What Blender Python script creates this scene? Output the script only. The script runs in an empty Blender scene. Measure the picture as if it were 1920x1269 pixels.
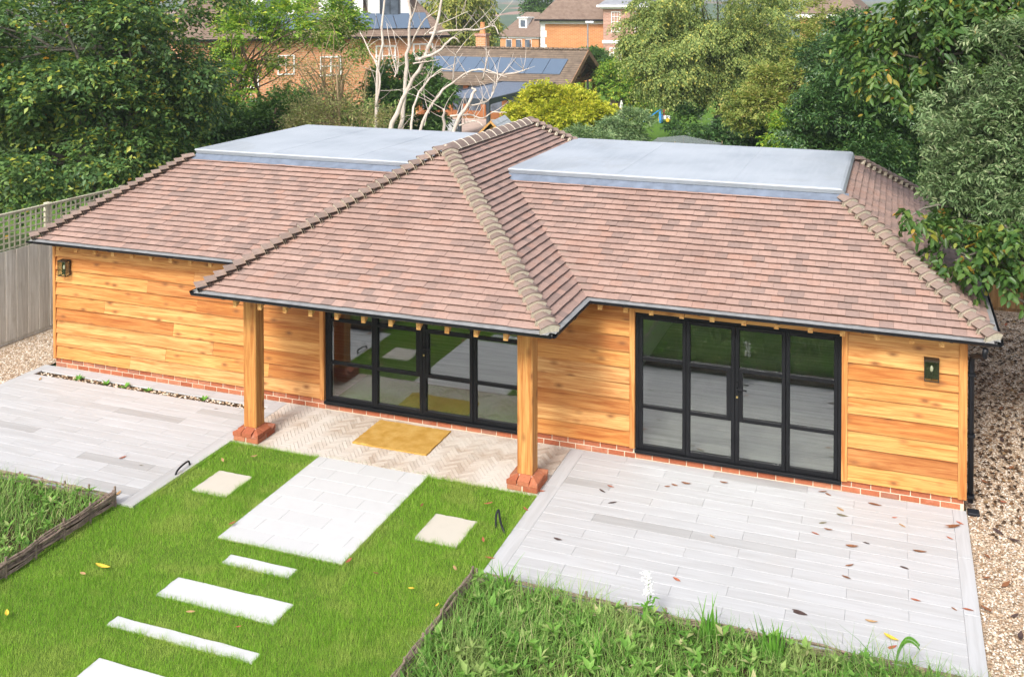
import bpy, bmesh, math, random
import numpy as np
from mathutils import Vector, Matrix, Euler

# ------------------------------------------------------------------ camera, light
scn = bpy.context.scene
COL = scn.collection
rad = math.radians
R = random.Random(7)
RN = np.random.default_rng(11)
W0, H0 = 1920., 1269.
CAM = np.array([-0.817, -13.139, 6.323]); YAW, PITCH = rad(19.49), rad(1.148)
FPX, CX, CY = 1862.5, 1022.66, 31.95
FWD = np.array([-math.sin(YAW)*math.cos(PITCH), math.cos(YAW)*math.cos(PITCH), -math.sin(PITCH)])
RGT = np.array([math.cos(YAW), math.sin(YAW), 0.]); UPV = np.cross(RGT, FWD)
def ray(u, v): return FWD + RGT*(u-CX)/FPX - UPV*(v-CY)/FPX
def Zp(u, v, z=0.): d = ray(u, v); return CAM + d*((z-CAM[2])/d[2])
def Yp(u, v, y=0.): d = ray(u, v); return CAM + d*((y-CAM[1])/d[1])
def Dp(u, v, dist): return CAM + ray(u, v)*dist
cd = bpy.data.cameras.new('camera'); cam = bpy.data.objects.new('camera', cd); COL.objects.link(cam)
cd.sensor_width = 36; cd.sensor_fit = 'HORIZONTAL'; cd.lens = FPX/W0*36
cd.shift_x = -(CX-W0/2)/W0; cd.shift_y = (CY-H0/2)/W0
cd.clip_start = .1; cd.clip_end = 6000
cam.matrix_world = Matrix(((RGT[0], UPV[0], -FWD[0], CAM[0]), (RGT[1], UPV[1], -FWD[1], CAM[1]), (RGT[2], UPV[2], -FWD[2], CAM[2]), (0, 0, 0, 1)))
scn.camera = cam
SUN = Vector((-.08, -1., .92)).normalized()
wd = bpy.data.worlds.new('World'); scn.world = wd; wd.use_nodes = True
wn = wd.node_tree; wn.nodes.clear()
_o = wn.nodes.new('ShaderNodeOutputWorld'); _b = wn.nodes.new('ShaderNodeBackground'); _s = wn.nodes.new('ShaderNodeTexSky')
_s.sky_type = 'NISHITA'; _s.sun_disc = False; _s.sun_elevation = math.asin(SUN.z); _s.sun_rotation = math.atan2(SUN.x, SUN.y) % (2*math.pi)
_s.air_density = 1.0; _s.dust_density = 4.0; _s.ozone_density = 1.0
_h = wn.nodes.new('ShaderNodeHueSaturation'); _h.inputs['Saturation'].default_value = .55
wn.links.new(_s.outputs[0], _h.inputs['Color']); wn.links.new(_h.outputs[0], _b.inputs[0]); _b.inputs[1].default_value = .15
wn.links.new(_b.outputs[0], _o.inputs[0])
sl = bpy.data.lights.new('sun', 'SUN'); sl.energy = 1.9; sl.angle = rad(14); sl.color = (1, .965, .91)
so = bpy.data.objects.new('sun', sl); COL.objects.link(so); so.rotation_euler = (-SUN).to_track_quat('-Z', 'Y').to_euler()
scn.render.engine = 'CYCLES'
vs = scn.view_settings; vs.view_transform = 'Standard'; vs.look = 'None'; vs.gamma = 1; vs.exposure = .82; vs.use_curve_mapping = False
scn.cycles.max_bounces = 8; scn.cycles.transparent_max_bounces = 12

# ------------------------------------------------------------------ materials
class NT:
    def __init__(s, name):
        s.m = bpy.data.materials.new(name); s.m.use_nodes = True; s.t = s.m.node_tree
        s.p = s.t.nodes['Principled BSDF']; s.out = s.t.nodes['Material Output']
    def n(s, typ, **k):
        nd = s.t.nodes.new(typ)
        for a, b in k.items(): setattr(nd, a, b)
        return nd
    def l(s, a, b): s.t.links.new(a, b)
    def inp(s, sock, v):
        if hasattr(v, 'is_linked') or hasattr(v, 'links'): s.l(v, sock)
        else: sock.default_value = v
    def coord(s, kind='Object', scale=(1, 1, 1), rnd=False):
        c = s.n('ShaderNodeTexCoord').outputs[kind]
        mp = s.n('ShaderNodeMapping'); mp.inputs['Scale'].default_value = scale; s.l(c, mp.inputs['Vector'])
        if rnd:
            oi = s.n('ShaderNodeObjectInfo'); ml = s.n('ShaderNodeMath', operation='MULTIPLY'); s.l(oi.outputs['Random'], ml.inputs[0]); ml.inputs[1].default_value = 37.
            cb = s.n('ShaderNodeCombineXYZ')
            for i in range(3): s.l(ml.outputs[0], cb.inputs[i])
            s.l(cb.outputs[0], mp.inputs['Location'])
        return mp.outputs[0]
    def pos(s, scale=(1, 1, 1)):
        g = s.n('ShaderNodeNewGeometry').outputs['Position']; mp = s.n('ShaderNodeMapping'); mp.inputs['Scale'].default_value = scale; s.l(g, mp.inputs['Vector']); return mp.outputs[0]
    def noise(s, vec, scale=5., detail=4., rough=.55, dist=0.):
        t = s.n('ShaderNodeTexNoise'); s.l(vec, t.inputs['Vector']); t.inputs['Scale'].default_value = scale; t.inputs['Detail'].default_value = detail
        t.inputs['Roughness'].default_value = rough; t.inputs['Distortion'].default_value = dist; return t.outputs['Fac']
    def voro(s, vec, scale, out='Distance', feature='F1', rnd=1.):
        t = s.n('ShaderNodeTexVoronoi', feature=feature); s.l(vec, t.inputs['Vector']); t.inputs['Scale'].default_value = scale; t.inputs['Randomness'].default_value = rnd; return t.outputs[out]
    def ramp(s, fac, stops, interp='LINEAR'):
        r = s.n('ShaderNodeValToRGB'); cr = r.color_ramp; cr.interpolation = interp
        while len(cr.elements) < len(stops): cr.elements.new(.5)
        for e, (p, c) in zip(cr.elements, stops): e.position = p; e.color = (*c, 1) if len(c) == 3 else c
        s.inp(r.inputs[0], fac); return r.outputs[0]
    def mix(s, fac, a, b, mode='MIX'):
        m = s.n('ShaderNodeMix', data_type='RGBA', blend_type=mode)
        for sock, v in ((m.inputs[0], fac), (m.inputs[6], a), (m.inputs[7], b)):
            if isinstance(v, (int, float)): sock.default_value = v
            elif isinstance(v, tuple): sock.default_value = (*v, 1)
            else: s.l(v, sock)
        return m.outputs[2]
    def math(s, op, a, b=0.):
        m = s.n('ShaderNodeMath', operation=op)
        for i, v in enumerate((a, b)):
            if isinstance(v, (int, float)): m.inputs[i].default_value = v
            else: s.l(v, m.inputs[i])
        return m.outputs[0]
    def orand(s): return s.n('ShaderNodeObjectInfo').outputs['Random']
    def irand(s): return s.n('ShaderNodeNewGeometry').outputs['Random Per Island']
    def bump(s, h, strength=.3, dist=.01):
        b = s.n('ShaderNodeBump'); b.inputs['Strength'].default_value = strength; b.inputs['Distance'].default_value = dist; s.l(h, b.inputs['Height']); s.l(b.outputs[0], s.p.inputs['Normal'])
    def fin(s, col, rough=.8, spec=.25, metal=0.):
        if isinstance(col, tuple): s.p.inputs['Base Color'].default_value = (*col, 1)
        else: s.l(col, s.p.inputs['Base Color'])
        if isinstance(rough, (int, float)): s.p.inputs['Roughness'].default_value = rough
        else: s.l(rough, s.p.inputs['Roughness'])
        s.p.inputs['Specular IOR Level'].default_value = spec; s.p.inputs['Metallic'].default_value = metal
        return s.m

def plain(name, col, rough=.8, spec=.25, metal=0., var=.15, scale=3.):
    t = NT(name); v = t.pos(); n = t.noise(v, scale, 5)
    d = tuple(c*(1-var) for c in col); u = tuple(min(1, c*(1+var)) for c in col)
    return t.fin(t.ramp(n, [(.3, d), (.7, u)]), rough, spec, metal)

def wood(name, axis, tones, knot=.5, rnd=True, gs=1.):
    t = NT(name)
    sc = [9*gs, 9*gs, 9*gs]; sc[axis] = .55*gs
    v = t.coord('Object', tuple(sc), rnd)
    g = t.noise(v, 2.2, 6, .62, .6)
    sc2 = [34*gs]*3; sc2[axis] = .8*gs
    fine = t.noise(t.coord('Object', tuple(sc2), rnd), 3., 3, .6)
    r = t.orand()
    base = t.ramp(r, tones)
    sc3 = [2.2, 2.2, 2.2]; sc3[axis] = .5
    big = t.noise(t.coord('Object', tuple(sc3), rnd), 1.6, 3, .6)
    c = t.mix(t.ramp(big, [(.35, (0, 0, 0)), (.68, (.75,)*3)]), base, t.mix(.5, base, (.72, .42, .16)))
    c = t.mix(t.ramp(g, [(.34, (.9,)*3), (.60, (0,)*3)]), c, t.mix(1., c, (.62, .40, .25), 'MULTIPLY'))
    c = t.mix(t.ramp(fine, [(.4, (.55,)*3), (.6, (0,)*3)]), c, t.mix(1., c, (.7, .55, .42), 'MULTIPLY'))
    if knot:
        sc4 = [7.5, 7.5, 7.5]; sc4[axis] = 3.6
        k = t.voro(t.coord('Object', tuple(sc4), rnd), .8)
        c = t.mix(t.ramp(k, [(.07, (.9*knot+.1,)*3), (.14, (.55*knot,)*3), (.27, (0,)*3)]), c, (.2, .075, .022))
    t.bump(fine, .25, .004)
    return t.fin(c, .62, .3)

TON = [(0., (0.323, 0.119, 0.0298)), (.16, (0.456, 0.189, 0.0442)), (.4, (0.589, 0.282, 0.0723)), (.62, (0.646, 0.352, 0.111)), (.8, (0.627, 0.37, 0.149)), (.92, (0.513, 0.22, 0.051)), (1., (0.361, 0.136, 0.034))]
m_clad = wood('cedar_cladding', 0, TON, .9)
m_cladv = wood('cedar_trim', 2, [(0, (.55, .26, .075)), (1, (.62, .31, .10))], .3)
m_cladr = wood('pine_rafter', 1, [(0, (.62, .38, .13)), (1, (.72, .46, .18))], .2)
m_post = wood('oak_post', 2, [(0, (.54, .28, .08)), (1, (.52, .255, .075))], .9)
m_beam = wood('oak_beam', 0, [(0, (.58, .33, .11)), (1, (.58, .33, .11))], .6)

TILE = [(0., (.27, .195, .17)), (.14, (.305, .215, .185)), (.30, (.35, .24, .203)), (.55, (.372, .253, .213)), (.78, (.392, .268, .226)), (.94, (.375, .235, .188)), (1., (.42, .29, .245))]
def tilemat(name, per_obj):
    t = NT(name); r = t.orand() if per_obj else t.irand()
    c = t.ramp(r, TILE)
    p = t.pos(); n = t.noise(p, 22., 4, .65); b = t.noise(p, 1.1, 3)
    c = t.mix(t.ramp(n, [(.35, (.5,)*3), (.65, (0,)*3)]), c, t.mix(1., c, (.72, .70, .70), 'MULTIPLY'))
    c = t.mix(t.ramp(b, [(.5, (0,)*3), (.75, (.5,)*3)]), c, (.27, .17, .14))
    t.bump(n, .25, .004)
    return t.fin(c, .75, .25)
m_tile, m_tileo = tilemat('clay_tile', False), tilemat('clay_tile_single', True)
def hipmat():
    t = NT('hip_clay'); c = t.ramp(t.orand(), [(0, (.20, .15, .128)), (.5, (.25, .188, .16)), (1, (.29, .215, .18))])
    n = t.noise(t.pos(), 18, 4); c = t.mix(t.ramp(n, [(.35, (.4,)*3), (.65, (0,)*3)]), c, (.17, .125, .105)); t.bump(n, .3, .004)
    return t.fin(c, .8, .2)
m_hip = hipmat()
m_mort = plain('bedding_mortar', (.70, .64, .52), .9, .1, 0, .15, 25)
def grpmat():
    t = NT('grey_fibreglass'); p = t.pos(); n = t.noise(p, .8, 4); f = t.noise(t.pos((1, .1, 1)), 14, 3)
    c = t.ramp(n, [(.3, (.30, .335, .38)), (.5, (.36, .395, .44)), (.7, (.40, .435, .48))]); pu = t.noise(p, .35, 5, .7, .8); c = t.mix(t.ramp(pu, [(.54, (0,)*3), (.6, (.45,)*3), (.64, (.2,)*3)]), c, (.30, .32, .34)); c = t.mix(t.ramp(f, [(.45, (0,)*3), (.7, (.25,)*3)]), c, (.46, .49, .53))
    s = t.voro(p, 7.); c = t.mix(t.ramp(s, [(.01, (.35,)*3), (.03, (0,)*3)]), c, (.2, .2, .2))
    t.bump(t.noise(p, 60, 2), .1, .003); return t.fin(c, .55, .3)
m_grp = grpmat()
m_lead = plain('lead_flashing', (.15, .18, .235), .55, .3, 0, .2, 6)
m_tray = plain('eaves_tray', (.24, .245, .25), .75, .15, 0, .2, 9)
m_white = plain('white_paint', (.8, .8, .78), .6, .3, 0, .04)
m_black = plain('black_aluminium', (.007, .0075, .009), .5, .18, 0, .2)
m_gut = plain('black_gutter', (.008, .009, .012), .4, .25, 0, .3)
def brickmat(name, tones, mort=False):
    t = NT(name); c = t.ramp(t.orand(), tones); n = t.noise(t.coord('Object', (1, 1, 1), True), 30, 5, .65)
    c = t.mix(t.ramp(n, [(.3, (.55,)*3), (.6, (0,)*3)]), c, t.mix(1., c, (.6, .55, .55), 'MULTIPLY'))
    w = t.noise(t.coord('Object', (1, 1, 1), True), 5, 3); c = t.mix(t.ramp(w, [(.58, (0,)*3), (.8, (.4,)*3)]), c, (.55, .42, .34))
    t.bump(n, .4, .004); return t.fin(c, .85, .15)
m_brick = brickmat('red_brick', [(0, (.30, .09, .045)), (.5, (.38, .125, .062)), (.85, (.43, .175, .095)), (1, (.26, .12, .085))])
m_joint = plain('brick_mortar', (.58, .49, .37), .9, .1, 0, .12, 30)
def plankmat():
    t = NT('porcelain_plank'); r = t.orand()
    c = t.ramp(r, [(0, (.37, .37, .37)), (.05, (.405, .407, .41)), (.12, (.452, .458, .466)), (.6, (.464, .471, .482)), (1, (.48, .488, .50))])
    v = t.coord('Object', (.55, 7, 7), True); n = t.noise(v, 2.4, 6, .6, .5)
    c = t.mix(t.ramp(n, [(.36, (.75,)*3), (.62, (0,)*3)]), c, t.mix(1., c, (.84, .83, .82), 'MULTIPLY'))
    d = t.noise(t.pos(), 1.3, 4); c = t.mix(t.ramp(d, [(.56, (0,)*3), (.8, (.22,)*3)]), c, (.46, .42, .38))
    return t.fin(c, .6, .25)
m_plank = plankmat()
m_grout = plain('grout', (.46, .46, .455), .9, .1)
def slabmat(name, col):
    t = NT(name); p = t.pos(); n = t.noise(p, 5, 5); f = t.noise(p, 90, 2)
    r = t.orand(); c = t.mix(r, tuple(x*.95 for x in col), col)
    c = t.mix(t.ramp(n, [(.5, (0,)*3), (.8, (.3,)*3)]), c, tuple(x*.8 for x in col)); t.bump(f, .15, .003); return t.fin(c, .75, .2)
m_slab = slabmat('white_porcelain', (.53, .535, .54)); m_step = slabmat('cream_stone', (.52, .485, .42))
def pavermat(name, per_obj):
    t = NT(name); r = t.orand() if per_obj else t.irand()
    c = t.ramp(r, [(0, (.42, .345, .28)), (.35, (.49, .41, .34)), (.7, (.54, .465, .395)), (1, (.59, .525, .455))])
    p = t.pos(); d = t.noise(p, 1.0, 4, .6, .4)
    n = t.noise(p, 40, 3); c = t.mix(t.ramp(n, [(.35, (.4,)*3), (.6, (0,)*3)]), c, t.mix(1., c, (.75, .7, .65), 'MULTIPLY'))
    c = t.mix(t.ramp(d, [(.42, (0,)*3), (.58, (.8,)*3)]), c, (.60, .565, .52)); return t.fin(c, .9, .1)
m_pav, m_pavo = pavermat('clay_paver', False), pavermat('clay_paver_single', True)
m_sand = plain('jointing_sand', (.56, .50, .43), .95, .05, 0, .12, 30)
def coirmat():
    t = NT('coir'); p = t.pos(); n = t.noise(p, 6, 5); f = t.noise(p, 160, 2, .7)
    c = t.ramp(n, [(.3, (.46, .26, .05)), (.55, (.58, .36, .10)), (.75, (.64, .43, .15))]); c = t.mix(t.ramp(f, [(.35, (.6,)*3), (.6, (0,)*3)]), c, (.38, .19, .035)); t.bump(f, .8, .01); return t.fin(c, .95, .05)
m_coir = coirmat()
def gravelmat(name, a, b, c3):
    t = NT(name); p = t.pos(); v = t.voro(p, 55, 'Color'); sp = t.n('ShaderNodeSeparateColor'); t.l(v, sp.inputs[0])
    c = t.ramp(sp.outputs[0], [(0, a), (.5, b), (1, c3)]); d = t.voro(p, 55); c = t.mix(t.ramp(d, [(.35, (0,)*3), (.75, (.8,)*3)]), c, tuple(x*.35 for x in a))
    n = t.noise(p, 1.5, 4); c = t.mix(t.ramp(n, [(.5, (0,)*3), (.8, (.4,)*3)]), c, tuple(x*.55 for x in a)); t.bump(d, -.8, .02); return t.fin(c, .9, .15)
m_grav = gravelmat('gravel_bed', (.26, .17, .10), (.42, .32, .22), (.62, .55, .46))
def stonemat():
    t = NT('gravel_stone'); c = t.ramp(t.irand(), [(0, (.22, .13, .075)), (.3, (.40, .28, .18)), (.65, (.55, .45, .34)), (1, (.72, .67, .60))]); return t.fin(c, .8, .2)
m_stone = stonemat()
def soilmat(name, a, b):
    t = NT(name); n = t.noise(t.pos(), 9, 6, .7); t.bump(n, .6, .03); return t.fin(t.ramp(n, [(.3, a), (.7, b)]), .95, .05)
m_soil = soilmat('soil', (.035, .024, .015), (.09, .06, .035))
m_lawnsoil = soilmat('turf_base', (.07, .12, .02), (.12, .19, .03))
m_backlawn = soilmat('back_turf', (.07, .14, .02), (.12, .22, .035))
m_ground = soilmat('ground_cover', (.03, .06, .015), (.07, .11, .03))

def leafmat(name, tones, trans=.35, rough=.55, bigvar=.35, spec=.25, patch=None):
    t = NT(name); c = t.ramp(t.irand(), tones)
    n = t.noise(t.pos(), .7, 3)
    c = t.mix(t.ramp(n, [(.35, (bigvar,)*3), (.6, (0,)*3)]), c, t.mix(1., c, (.62, .75, .6), 'MULTIPLY'))
    if patch:
        n2 = t.noise(t.pos(), patch[0], 3); c = t.mix(t.ramp(n2, [(patch[1], (0,)*3), (patch[1]+.1, (patch[3],)*3)]), c, patch[2])
    t.fin(c, rough, spec)
    tr = t.n('ShaderNodeBsdfTranslucent'); t.l(t.mix(1., c, (1., 1.05, .6), 'MULTIPLY'), tr.inputs[0])
    ms = t.n('ShaderNodeMixShader'); ms.inputs[0].default_value = trans; t.l(t.p.outputs[0], ms.inputs[1]); t.l(tr.outputs[0], ms.inputs[2]); t.l(ms.outputs[0], t.out.inputs[0])
    return t.m
m_grass = leafmat('grass_blades', [(0, (0.168, 0.353, 0.022)), (.5, (0.258, 0.49, 0.0385)), (.85, (0.347, 0.547, 0.066)), (1, (0.538, 0.57, 0.176))], .4, .6, .55, .2, (1.6, .52, (.42, .50, .12), .6))
m_weed = leafmat('weed_leaves', [(0, (.11, .26, .045)), (.4, (.19, .38, .065)), (.7, (.27, .46, .11)), (.9, (.39, .50, .17)), (1, (.56, .50, .28))], .4, .55, .6, .2, (2.2, .56, (.36, .42, .16), .6))
m_strap = leafmat('strap_leaves', [(0, (0.09, 0.255, 0.03)), (1, (0.195, 0.42, 0.06))], .3, .45)
m_beech = leafmat('hornbeam_leaves', [(0, (.06, .13, .042)), (.5, (.10, .195, .055)), (.82, (.165, .27, .07)), (.93, (.36, .42, .07)), (.992, (.48, .45, .06)), (1, (.65, .3, .03))], .3, .45, .4, .4, (.5, .60, (.16, .22, .03), .5))
m_mag = leafmat('cherry_leaves', [(0, (.045, .11, .025)), (.6, (.085, .165, .035)), (.9, (.14, .22, .045)), (.975, (.30, .30, .05)), (1, (.5, .22, .03))], .35, .4, .3, .4)
m_grey = leafmat('greygreen_leaves', [(0, (.085, .15, .055)), (.5, (.15, .23, .095)), (.85, (.24, .32, .15)), (1, (.38, .42, .24))], .25, .5, .3, .35)
m_laurel = leafmat('laurel_leaves', [(0, (.03, .075, .02)), (.6, (.055, .125, .035)), (.9, (.10, .19, .055)), (1, (.20, .29, .07))], .2, .35, .4, .5)
m_birch = leafmat('birch_leaves', [(0, (0.15, 0.225, 0.0688)), (.5, (0.275, 0.35, 0.106)), (.85, (0.413, 0.463, 0.15)), (1, (0.625, 0.562, 0.125))], .4, .6, .35)
m_gold = leafmat('golden_maple_leaves', [(0, (.34, .40, .03)), (.6, (.56, .56, .05)), (1, (.68, .60, .07))], .4, .6, .3)
m_acer = leafmat('amber_maple_leaves', [(0, (.19, .26, .055)), (.5, (.29, .34, .085)), (.85, (.40, .40, .11)), (1, (.48, .38, .13))], .4, .6, .4)
m_lime = leafmat('lime_leaves', [(0, (0.123, 0.246, 0.0352)), (.6, (0.246, 0.405, 0.0528)), (.9, (0.458, 0.546, 0.0704)), (1, (0.66, 0.66, 0.088))], .4, .55, .35)
m_con = leafmat('conifer_foliage', [(0, (0.144, 0.208, 0.048)), (.6, (0.32, 0.352, 0.08)), (1, (0.544, 0.48, 0.112))], .3, .7, .5)
m_sage = leafmat('sage_leaves', [(0, (0.12, 0.21, 0.09)), (.6, (0.225, 0.33, 0.15)), (1, (0.375, 0.465, 0.225))], .3, .6, .3)
m_dark = leafmat('dark_green_leaves', [(0, (0.051, 0.119, 0.0306)), (.6, (0.102, 0.204, 0.0476)), (1, (0.187, 0.306, 0.068))], .3, .55, .4)
m_dry = leafmat('dry_twig_leaves', [(0, (0.216, 0.198, 0.09)), (.6, (0.36, 0.324, 0.144)), (1, (0.288, 0.396, 0.108))], .3, .7, .3)
def barkmat(name, a, b, sc=14):
    t = NT(name); n = t.noise(t.pos((1, 1, .25)), sc, 6, .65); t.bump(n, .6, .02); return t.fin(t.ramp(n, [(.3, a), (.7, b)]), .9, .1)
m_bark = barkmat('grey_bark', (.10, .095, .075), (.24, .22, .18)); m_barkd = barkmat('brown_bark', (.07, .05, .03), (.17, .13, .08))
m_dead = barkmat('bleached_wood', (.42, .35, .29), (.68, .61, .54), 9); m_twig = barkmat('dry_twigs', (.17, .12, .07), (.34, .26, .15))
m_rod = barkmat('hazel_rod', (.14, .10, .08), (.34, .26, .21), 20)
def greywood(name, tones):
    t = NT(name); c = t.ramp(t.orand(), tones); n = t.noise(t.coord('Object', (14, 14, .7), True), 2.5, 6, .65); c = t.mix(t.ramp(n, [(.35, (.8,)*3), (.62, (0,)*3)]), c, t.mix(1., c, (.66, .62, .58), 'MULTIPLY'))
    b = t.noise(t.coord('Object', (1.5, 1.5, .8), True), 2, 3); c = t.mix(t.ramp(b, [(.6, (0,)*3), (.75, (.4,)*3)]), c, (.22, .16, .10)); t.bump(n, .3, .005); return t.fin(c, .9, .1)
m_fence = greywood('weathered_fence', [(0, (.52, .475, .42)), (.5, (.60, .555, .495)), (1, (.66, .615, .555))])
m_trel = greywood('trellis_wood', [(0, (.50, .47, .36)), (1, (.58, .55, .43))])
m_fenceb = wood('brown_fence', 2, [(0, (.10, .075, .035)), (1, (.15, .115, .055))], .3)

def glassmat(name, refl, tint=(.9, .93, .92)):
    t = NT(name); tr = t.n('ShaderNodeBsdfTransparent'); tr.inputs[0].default_value = (*tint, 1); gl = t.n('ShaderNodeBsdfGlossy'); gl.inputs['Roughness'].default_value = .01; gl.inputs[0].default_value = (.95, .97, 1, 1)
    lw = t.n('ShaderNodeLayerWeight'); lw.inputs[0].default_value = .25
    f = t.math('ADD', t.math('MULTIPLY', lw.outputs['Fresnel'], .9), refl)
    ms = t.n('ShaderNodeMixShader'); t.l(f, ms.inputs[0]); t.l(tr.outputs[0], ms.inputs[1]); t.l(gl.outputs[0], ms.inputs[2]); t.l(ms.outputs[0], t.out.inputs[0]); return t.m
m_glass = glassmat('door_glass', .10, (.86, .89, .87))
m_lglass = glassmat('lantern_glass', .05)
m_win = plain('far_window_glass', (.09, .11, .14), .12, .6, 0, .5, 2)
def solarmat():
    t = NT('solar_glass'); return t.fin((.10, .14, .20), .3, .5)
m_solar = solarmat()
def hbrick(name, a, b, mo, sc=1.):
    t = NT(name); c = t.n('ShaderNodeTexCoord').outputs['Object']; 
    sx = t.n('ShaderNodeSeparateXYZ'); t.l(c, sx.inputs[0]); cb = t.n('ShaderNodeCombineXYZ'); t.l(t.math('ADD', sx.outputs[0], sx.outputs[1]), cb.inputs[0]); t.l(sx.outputs[2], cb.inputs[1])
    br = t.n('ShaderNodeTexBrick'); t.l(cb.outputs[0], br.inputs['Vector']); br.inputs['Scale'].default_value = 1.; br.inputs['Brick Width'].default_value = .3*sc; br.inputs['Row Height'].default_value = .1*sc; br.inputs['Mortar Size'].default_value = .012
    br.inputs['Color1'].default_value = (*a, 1); br.inputs['Color2'].default_value = (*b, 1); br.inputs['Mortar'].default_value = (*mo, 1)
    n = t.noise(t.pos(), 1.2, 4); return t.fin(t.mix(t.ramp(n, [(.4, (0,)*3), (.8, (.4,)*3)]), br.outputs[0], tuple(x*.75 for x in a)), .9, .1)
m_hb1 = hbrick('orange_house_brick', (.52, .20, .07), (.62, .27, .10), (.55, .38, .24)); m_hb2 = hbrick('mixed_house_brick', (.34, .17, .13), (.48, .26, .19), (.5, .40, .33)); m_hb3 = hbrick('red_house_brick', (.54, .21, .09), (.64, .29, .14), (.6, .45, .32))
def roofmat(name, a, b):
    t = NT(name); c = t.n('ShaderNodeTexCoord').outputs['Object']
    w = t.n('ShaderNodeTexWave', wave_type='BANDS', bands_direction='Z'); t.l(c, w.inputs[0]); w.inputs['Scale'].default_value = 3.2; w.inputs['Distortion'].default_value = .6; w.inputs['Detail'].default_value = 2
    n = t.noise(t.pos(), 3, 5, .7); cc = t.ramp(n, [(.3, a), (.7, b)]); cc = t.mix(t.ramp(w.outputs[0], [(.1, (.5,)*3), (.4, (0,)*3)]), cc, tuple(x*.5 for x in a)); return t.fin(cc, .85, .15)
m_rf1 = roofmat('brown_house_roof', (.16, .11, .085), (.27, .20, .155)); m_rf2 = roofmat('mossy_roof', (.11, .085, .065), (.24, .18, .13)); m_rf3 = roofmat('slate_roof', (.22, .23, .26), (.32, .33, .36))
m_char = plain('charcoal_metal', (.045, .055, .07), .45, .4); m_orangewood = plain('stained_timber', (.30, .11, .04), .6, .3, 0, .2); m_brownwood = plain('brown_timber', (.16, .085, .045), .7, .2, 0, .25)

# ------------------------------------------------------------------ helpers
ORG = {}
def obj(name, mesh, mat=None, parent=None, loc=(0, 0, 0), mw=None):
    o = bpy.data.objects.new(name, mesh); COL.objects.link(o)
    if mat is not None and not len(mesh.materials): mesh.materials.append(mat)
    p = Vector(ORG.get(parent.name, (0, 0, 0))) if parent else Vector()
    if mw is not None: M = mw.copy(); M.translation = M.translation - p; o.matrix_basis = M; ORG[o.name] = tuple(mw.translation)
    else: o.location = Vector(loc)-p; ORG[o.name] = tuple(loc)
    if parent: o.parent = parent
    return o
def tag(o, label=None, cat=None, group=None, kind=None):
    for k, v in (('label', label), ('category', cat), ('group', group), ('kind', kind)):
        if v: o[k] = v
    return o
def thing(name, label, cat, loc=(0, 0, 0), group=None, kind=None):
    o = bpy.data.objects.new(name, None); COL.objects.link(o); o.location = loc; o.empty_display_size = .1; ORG[o.name] = tuple(loc)
    return tag(o, label, cat, group, kind)
def grp(name, parent):
    o = bpy.data.objects.new(name, None); COL.objects.link(o); o.parent = parent; o.empty_display_size = .1; ORG[o.name] = ORG[parent.name]; return o
def mesh(name, v, f, mat=None, smooth=False):
    m = bpy.data.meshes.new(name); m.from_pydata([tuple(map(float, p)) for p in v], [], [tuple(int(i) for i in q) for q in f]); m.update()
    if mat: m.materials.append(mat)
    if smooth: m.shade_smooth()
    return m
def mesh_np(name, v, f, mat, smooth=False):
    v = np.asarray(v, np.float32); f = np.asarray(f, np.int32); k = f.shape[1]
    m = bpy.data.meshes.new(name); m.vertices.add(len(v)); m.vertices.foreach_set('co', v.ravel())
    m.loops.add(f.size); m.loops.foreach_set('vertex_index', f.ravel()); m.polygons.add(len(f)); m.polygons.foreach_set('loop_start', np.arange(0, f.size, k, dtype=np.int32)); m.polygons.foreach_set('loop_total', np.full(len(f), k, np.int32))
    m.update(calc_edges=True); m.materials.append(mat)
    if smooth: m.shade_smooth()
    return m
BOXF = [(0, 3, 2, 1), (4, 5, 6, 7), (0, 1, 5, 4), (1, 2, 6, 5), (2, 3, 7, 6), (3, 0, 4, 7)]
def boxv(a, b):
    (x0, y0, z0), (x1, y1, z1) = a, b
    return [(x0, y0, z0), (x1, y0, z0), (x1, y1, z0), (x0, y1, z0), (x0, y0, z1), (x1, y0, z1), (x1, y1, z1), (x0, y1, z1)]
def bevmesh(name, a, b, mat, bev=.004, seg=1):
    bm = bmesh.new(); vs_ = [bm.verts.new(p) for p in boxv(a, b)]
    for f in BOXF: bm.faces.new([vs_[i] for i in f])
    if bev: bmesh.ops.bevel(bm, geom=bm.edges[:], offset=bev, segments=seg, affect='EDGES', profile=.5)
    m = bpy.data.meshes.new(name); bm.to_mesh(m); bm.free()
    if mat: m.materials.append(mat)
    return m
def box(name, a, b, mat, parent=None, bev=0.):
    """box with its origin at its own centre"""
    c = [(p+q)/2 for p, q in zip(a, b)]; h = [abs(q-p)/2 for p, q in zip(a, b)]
    return obj(name, bevmesh(name, [-x for x in h], h, mat, bev), None, parent, c)
class MB:
    def __init__(s): s.v = []; s.f = []
    def add(s, v, f): o = len(s.v); s.v += [tuple(p) for p in v]; s.f += [tuple(i+o for i in q) for q in f]; return s
    def box(s, a, b): return s.add(boxv(a, b), BOXF)
    def tube(s, pts, rr, n=6, cap=True):
        v, f = tube(pts, rr, n, cap); return s.add(v, f)
    def out(s, name, mat, parent=None, smooth=False): return obj(name, mesh(name, s.v, s.f, mat, smooth), None, parent)
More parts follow.
